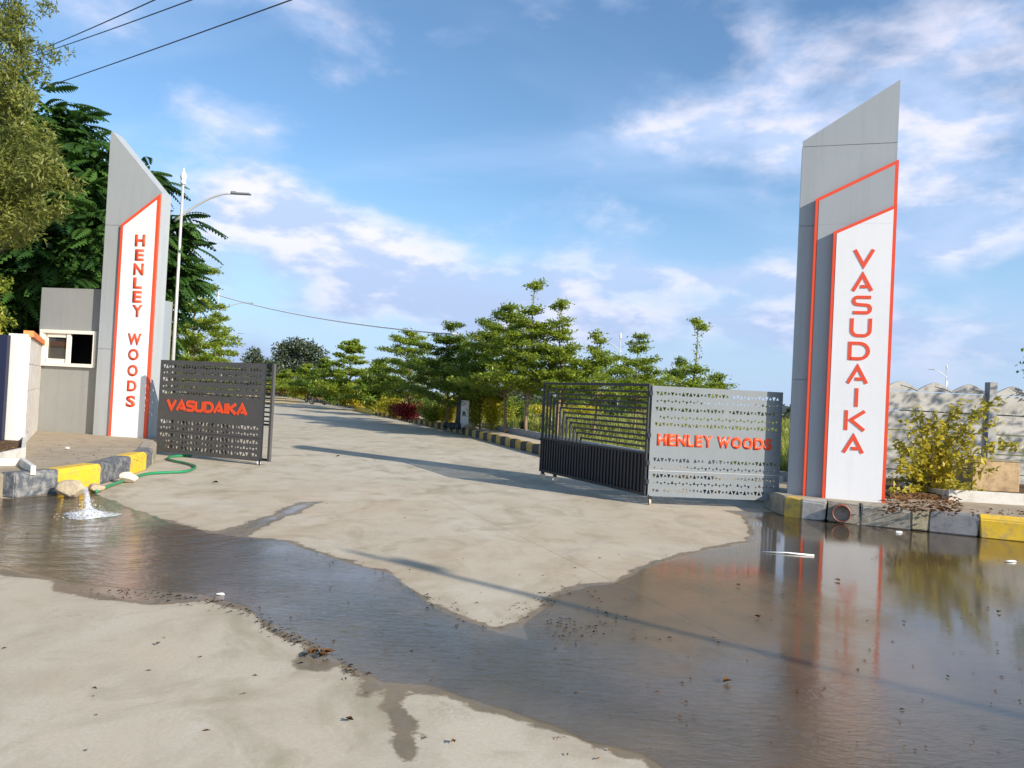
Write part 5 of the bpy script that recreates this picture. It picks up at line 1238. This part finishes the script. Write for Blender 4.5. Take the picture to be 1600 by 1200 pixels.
def small_car(px, py, rz, label):
    g = gp(px, py); e = empty('parked_car', (g.x, g.y, 0), rz, label, 'car')
    prof = [(-1.8, .3), (-1.85, .75), (-1.5, .9), (-1.1, 1.35), (-.9, 1.48), (.5, 1.48), (1.0, 1.0), (1.7, .88), (1.85, .65), (1.8, .3)]
    prism(MB(), prof[::-1], (Vector((0, 0, 0)), Vector((1, 0, 0)), Vector((0, -1, 0))), -.75, .75).build('body', MT['acp_white'], e, bevel=.06)
    prism(MB(), [(-1.0, .95), (.85, .95), (.5, 1.38), (-.85, 1.38)], (Vector((0, 0, 0)), Vector((1, 0, 0)), Vector((0, -1, 0))), -.765, .765).build('side_window', MT['glass'], e)
    MB().box((-1.42, 0, 1.13), (.03, 1.2, .3)).build('rear_window', MT['glass'], e); MB().box((.86, 0, 1.2), (.03, 1.2, .26)).build('windscreen', MT['glass'], e)
    for x in (-1.15, 1.15):
        for s in (-1, 1): w = MB(); torus(w, (x, .7 * s, .3), .22, .085, n=16, m=6); w.box((x, .7 * s, .3), (.3, .06, .3)); w.build('wheel', MT['rubber'], e, True)
    for s in (-1, 1): MB().box((1.80, .55 * s, .68), (.06, .28, .14)).build('headlight', MT['chrome'], e, bevel=.01)
small_car(430, 617, R(70), 'tiny white car at the far end of the road under the yellowish trees')

# ------------------------------------------------------------------ stones, hose, fountain
p = gp(112, 776); rock('stone', (p.x, p.y - .02, .11), (.40, .26, .25), MT['stone'], 'large tan stone against the yellow kerb block beside the water jet', 3, rz=.1)
p = gp(147, 770); rock('stone', (p.x, p.y + .05, .06), (.26, .2, .15), MT['stone'], 'small flat grey-brown stone just right of the water jet', 8)
p = gp(199, 755); rock('stone', (p.x, p.y, .09), (.30, .22, .17), MT['stone2'], 'pale stone holding down the green hose beside the black kerb block', 12, rz=.5)
p = gp(105, 702, PZ); rock('stone', (p.x, p.y, PZ + .02), (.09, .07, .05), MT['planter'], 'tiny white pebble on the dusty left pavement', 13)
hp = [(150, 768), (163, 762), (185, 754), (210, 745.5), (232, 740), (262, 738), (290, 736.5), (303, 732), (304, 728), (290, 723.5), (272, 720), (262, 716.5), (270, 713), (300, 711.5)]
def smooth(pts, n=5):
    out = []
    for i in range(len(pts) - 1):
        p0, p1, p2, p3 = pts[max(i - 1, 0)], pts[i], pts[i + 1], pts[min(i + 2, len(pts) - 1)]
        for k in range(n):
            t_ = k / n; out.append(.5 * ((2 * p1) + (p2 - p0) * t_ + (2 * p0 - 5 * p1 + 4 * p2 - p3) * t_ ** 2 + (3 * p1 - p0 - 3 * p2 + p3) * t_ ** 3))
    return out + [pts[-1]]
hpts = smooth([gp(x, y, .03) for x, y in hp])
o = MB().tube([q_ - hpts[0] for q_ in hpts], .024, 8).build('garden_hose', MT['hose'], None, True); o.location = hpts[0]
tag(o, 'green garden hose looping from under the left gate to the kerb', 'hose')
def wmat():
    m, t = newmat('foam'); t.b.inputs['Base Color'].default_value = (.86, .90, .94, 1); t.b.inputs['Roughness'].default_value = .25
    tr = t.new('ShaderNodeBsdfTransparent'); ms = t.new('ShaderNodeMixShader'); t.link(t.mapr(t.noise(t.pos, 38, 5, .7), .38, .62, .12, .85), ms.inputs[0])
    t.link(tr.outputs[0], ms.inputs[1]); t.link(t.b.outputs[0], ms.inputs[2]); t.link(ms.outputs[0], t.n['Material Output'].inputs['Surface']); return m
MT['spray'] = wmat()
j0 = gp(131, 770, .10); j1 = Vector((FOUNT.x, FOUNT.y, 0))
je = empty('water_jet', j1, 0, 'burst of clear water spouting beside the stones at the left kerb', 'water jet')
mb = MB(); rr = random.Random(2); a = j0 - j1
mb.tube([a + Vector((0, 0, .06)), a * .75 + Vector((0, 0, .12)), a * .45 + Vector((0, 0, .10)), a * .2 + Vector((0, 0, .04)), Vector((0, 0, -.0))], [.016, .024, .030, .036, .06], 12)
mb.build('stream', MT['spray'], je, True)
# splash crown: uneven low mound and droplets
mb = MB(); n = 40; rings = [(.0, .07), (.04, .075), (.08, .05), (.12, .045), (.16, .02), (.20, .015), (.25, .006)]
for ri, (rad, h) in enumerate(rings):
    for k in range(n):
        an = 2 * math.pi * k / n; q_ = 1 + .22 * math.sin(an * 3 + ri) + .10 * rr.uniform(-1, 1); mb.v.append((rad * q_ * math.cos(an) * 1.1, rad * q_ * math.sin(an), max(.004, h * (1 + .28 * rr.uniform(-1, 1)))))
for ri in range(len(rings) - 1):
    for k in range(n): k2 = (k + 1) % n; mb.f.append((ri * n + k, ri * n + k2, (ri + 1) * n + k2, (ri + 1) * n + k))
mb.build('splash', MT['spray'], je, True)
mb = MB()
for i in range(260):
    an = rr.uniform(0, 6.28); rad = abs(rr.gauss(0, .17)); z = max(.01, .16 * math.exp(-(rad / .16) ** 2) * rr.uniform(.2, 1.3)); s = rr.uniform(.002, .007); c = (rad * math.cos(an), rad * math.sin(an), z + s)
    mb.add([(c[0] + s, c[1], c[2]), (c[0] - s, c[1], c[2]), (c[0], c[1] + s, c[2]), (c[0], c[1] - s, c[2]), (c[0], c[1], c[2] + s), (c[0], c[1], c[2] - s)], [(0, 2, 4), (2, 1, 4), (1, 3, 4), (3, 0, 4), (2, 0, 5), (1, 2, 5), (3, 1, 5), (0, 3, 5)])
mb.build('droplets', MT['spray'], je, True)['kind'] = 'stuff'

# ------------------------------------------------------------------ litter
def litter(name, pts, size, mat, seed, z=.008, up=.8):
    r = np.random.default_rng(seed); C = np.array([[p[0], p[1], p[2] if len(p) > 2 else z] for p in pts]); n = len(C)
    a = r.uniform(0, 6.28, n); D = np.stack([np.cos(a), np.sin(a), r.uniform(.0, .28, n)], 1); N = unit(r.normal(size=(n, 3)) * (1 - up) + np.array([0, 0, 1.0]))
    V, Q = leaves(C, D, N, size * r.uniform(.5, 1.4, n), size * .45 * r.uniform(.6, 1.2, n), .35)
    npmesh(name, V, Q, LM[mat], None, r.uniform(0, 1, n))['kind'] = 'stuff'
pts = []; rg = random.Random(5)
rim = [(140, 925), (240, 930), (300, 936), (345, 945), (400, 960), (430, 985), (470, 1000), (505, 1025), (560, 1055)]
for _ in range(230):
    i = rg.randrange(len(rim) - 1); t_ = rg.random(); x = rim[i][0] + (rim[i + 1][0] - rim[i][0]) * t_ + rg.gauss(0, 10); y = rim[i][1] + (rim[i + 1][1] - rim[i][1]) * t_ + rg.gauss(0, 5); pts.append(gp(x, y, .008))
rim = [(500, 862), (600, 893), (700, 955), (780, 985), (850, 940), (900, 915), (960, 960), (900, 1000), (870, 970), (1000, 990)]
for _ in range(190):
    i = rg.randrange(len(rim) - 1); t_ = rg.random(); pts.append(gp(rim[i][0] + (rim[i + 1][0] - rim[i][0]) * t_ + rg.gauss(0, 14), rim[i][1] + (rim[i + 1][1] - rim[i][1]) * t_ + rg.gauss(0, 7), .008))
litter('leaf_litter', pts, .030, 'litter_dark', 1)
pts = [gp(rg.uniform(850, 1600), rg.uniform(860, 1190), .008) for _ in range(110)] + [gp(rg.uniform(0, 1100), rg.uniform(760, 1190), .004) for _ in range(45)] + [gp(rg.uniform(420, 1200), rg.uniform(700, 800), .004) for _ in range(60)]
litter('leaf_litter', pts, .030, 'litter', 2)
pts = [Vector(gp(rg.uniform(1382, 1500), rg.uniform(768, 800), PZ + .06)) for _ in range(520)] + [Vector(gp(rg.uniform(1345, 1600), rg.uniform(797, 806), PZ + .01)) for _ in range(60)]
litter('leaf_litter', pts, .075, 'litter', 3, up=.3)
pts = [Vector(gp(rg.uniform(60, 240), rg.uniform(688, 730), PZ + .004)) for _ in range(90)] + [Vector(gp(rg.uniform(-10, 20), rg.uniform(690, 712), PZ + .10)) for _ in range(120)]
litter('leaf_litter', pts, .035, 'litter', 4, up=.5)
pts = [gp(rg.uniform(1340, 1500), rg.uniform(822, 834), .01) for _ in range(60)] + [gp(rg.uniform(1230, 1330), rg.uniform(815, 822), .01) for _ in range(30)]
litter('leaf_litter', pts, .03, 'litter', 6)
# larger single leaves and scraps
def curled(px, py, L, mat, label, seed, cat='leaf', group=None, z=.012, k=1):
    r = np.random.default_rng(seed); g = gp(px, py, z); V, Q = [], []
    C = np.zeros((k, 3)); C[:, :2] = r.normal(size=(k, 2)) * L * .55 * (k > 1); C[:, 2] = r.uniform(0, .02, k) * (k > 1); a = r.uniform(0, 6.28, k); parts = []
    for h in (-1, 1):
        D = np.stack([np.cos(a), np.sin(a), np.full(k, .25)], 1); S_ = np.stack([-np.sin(a), np.cos(a), np.zeros(k)], 1)
        parts.append(leaves(C, D + S_ * h * .22, S_ * -h * .5 + np.array([0, 0, 1.0]), L * r.uniform(.7, 1.1, k), L * .42, .3))
    V, Q = merge(parts); o = npmesh('dry_leaf', V, Q, LM[mat], None, r.uniform(.3, 1, len(Q))); o.location = g
    bm = bmesh.new(); bm.from_mesh(o.data); bmesh.ops.remove_doubles(bm, verts=bm.verts, dist=L * .12); bm.to_mesh(o.data); bm.free()
    if k > 1: o['kind'] = 'stuff'
    return tag(o, label, cat, group)
curled(497, 1024, .07, 'litter', 'clump of brown dry leaves stranded at the lower rim of the stream', 1, k=9, cat='leaves')
for i, (x, y, s_, lab) in enumerate([(1313, 907, .07, 'brown dry leaf floating in front of the pillar reflection'), (1129, 1066, .07, 'flat brown leaf on the wet concrete right of the stream bend'), (1413, 971, .05, 'dark curled leaf in the pool right of the pillar reflection'),
                        (1558, 957, .06, 'dark leaf near the right edge of the pool'), (553, 1125, .05, 'dark dry leaf on the dry concrete left of the drip mark'), (1157, 915, .06, 'tan leaf near the upper rim of the wet patch'), (711, 1156, .04, 'lone tan leaf on dry concrete below the stream'), (1187, 965, .05, 'small dark leaf left of the pillar reflection'),
                        (525, 713, .12, 'dark pebble-like scrap in the middle of the drive'), (245, 1007, .05, 'curled brown leaf on the dry concrete at lower left'), (342, 754, .10, 'dark scrap on the drive below the left gate')]):
    curled(x, y, s_, 'litter' if 'dark' not in lab else 'litter_dark', lab, 20 + i, group='stray leaves on the drive', k=1)
a, b = gp(1190, 862, .012), gp(1272, 868, .012)
o = MB().tube([Vector((0, 0, 0)), (b - a) * .5 + Vector((0, .02, .006)), b - a], [.004, .008, .011], 6).build('plastic_strip', MT['white'], None, True); o.location = a; tag(o, 'thin white plastic strip lying in the water before the right pillar', 'strip')
g = gp(1579, 877, .012); rock('plastic_scrap', g, (.14, .05, .03), MT['white'], 'white plastic scrap at the right edge of the pool', 4, 'scrap')
g = gp(1405, 832, .012); rock('plastic_scrap', g, (.12, .06, .05), MT['white'], 'crumpled white scrap at the foot of the right kerb', 5, 'scrap')
g = gp(345, 928, .012); rock('plastic_scrap', g, (.07, .02, .02), MT['white'], 'white scrap at the lower left rim of the puddle', 6, 'scrap')
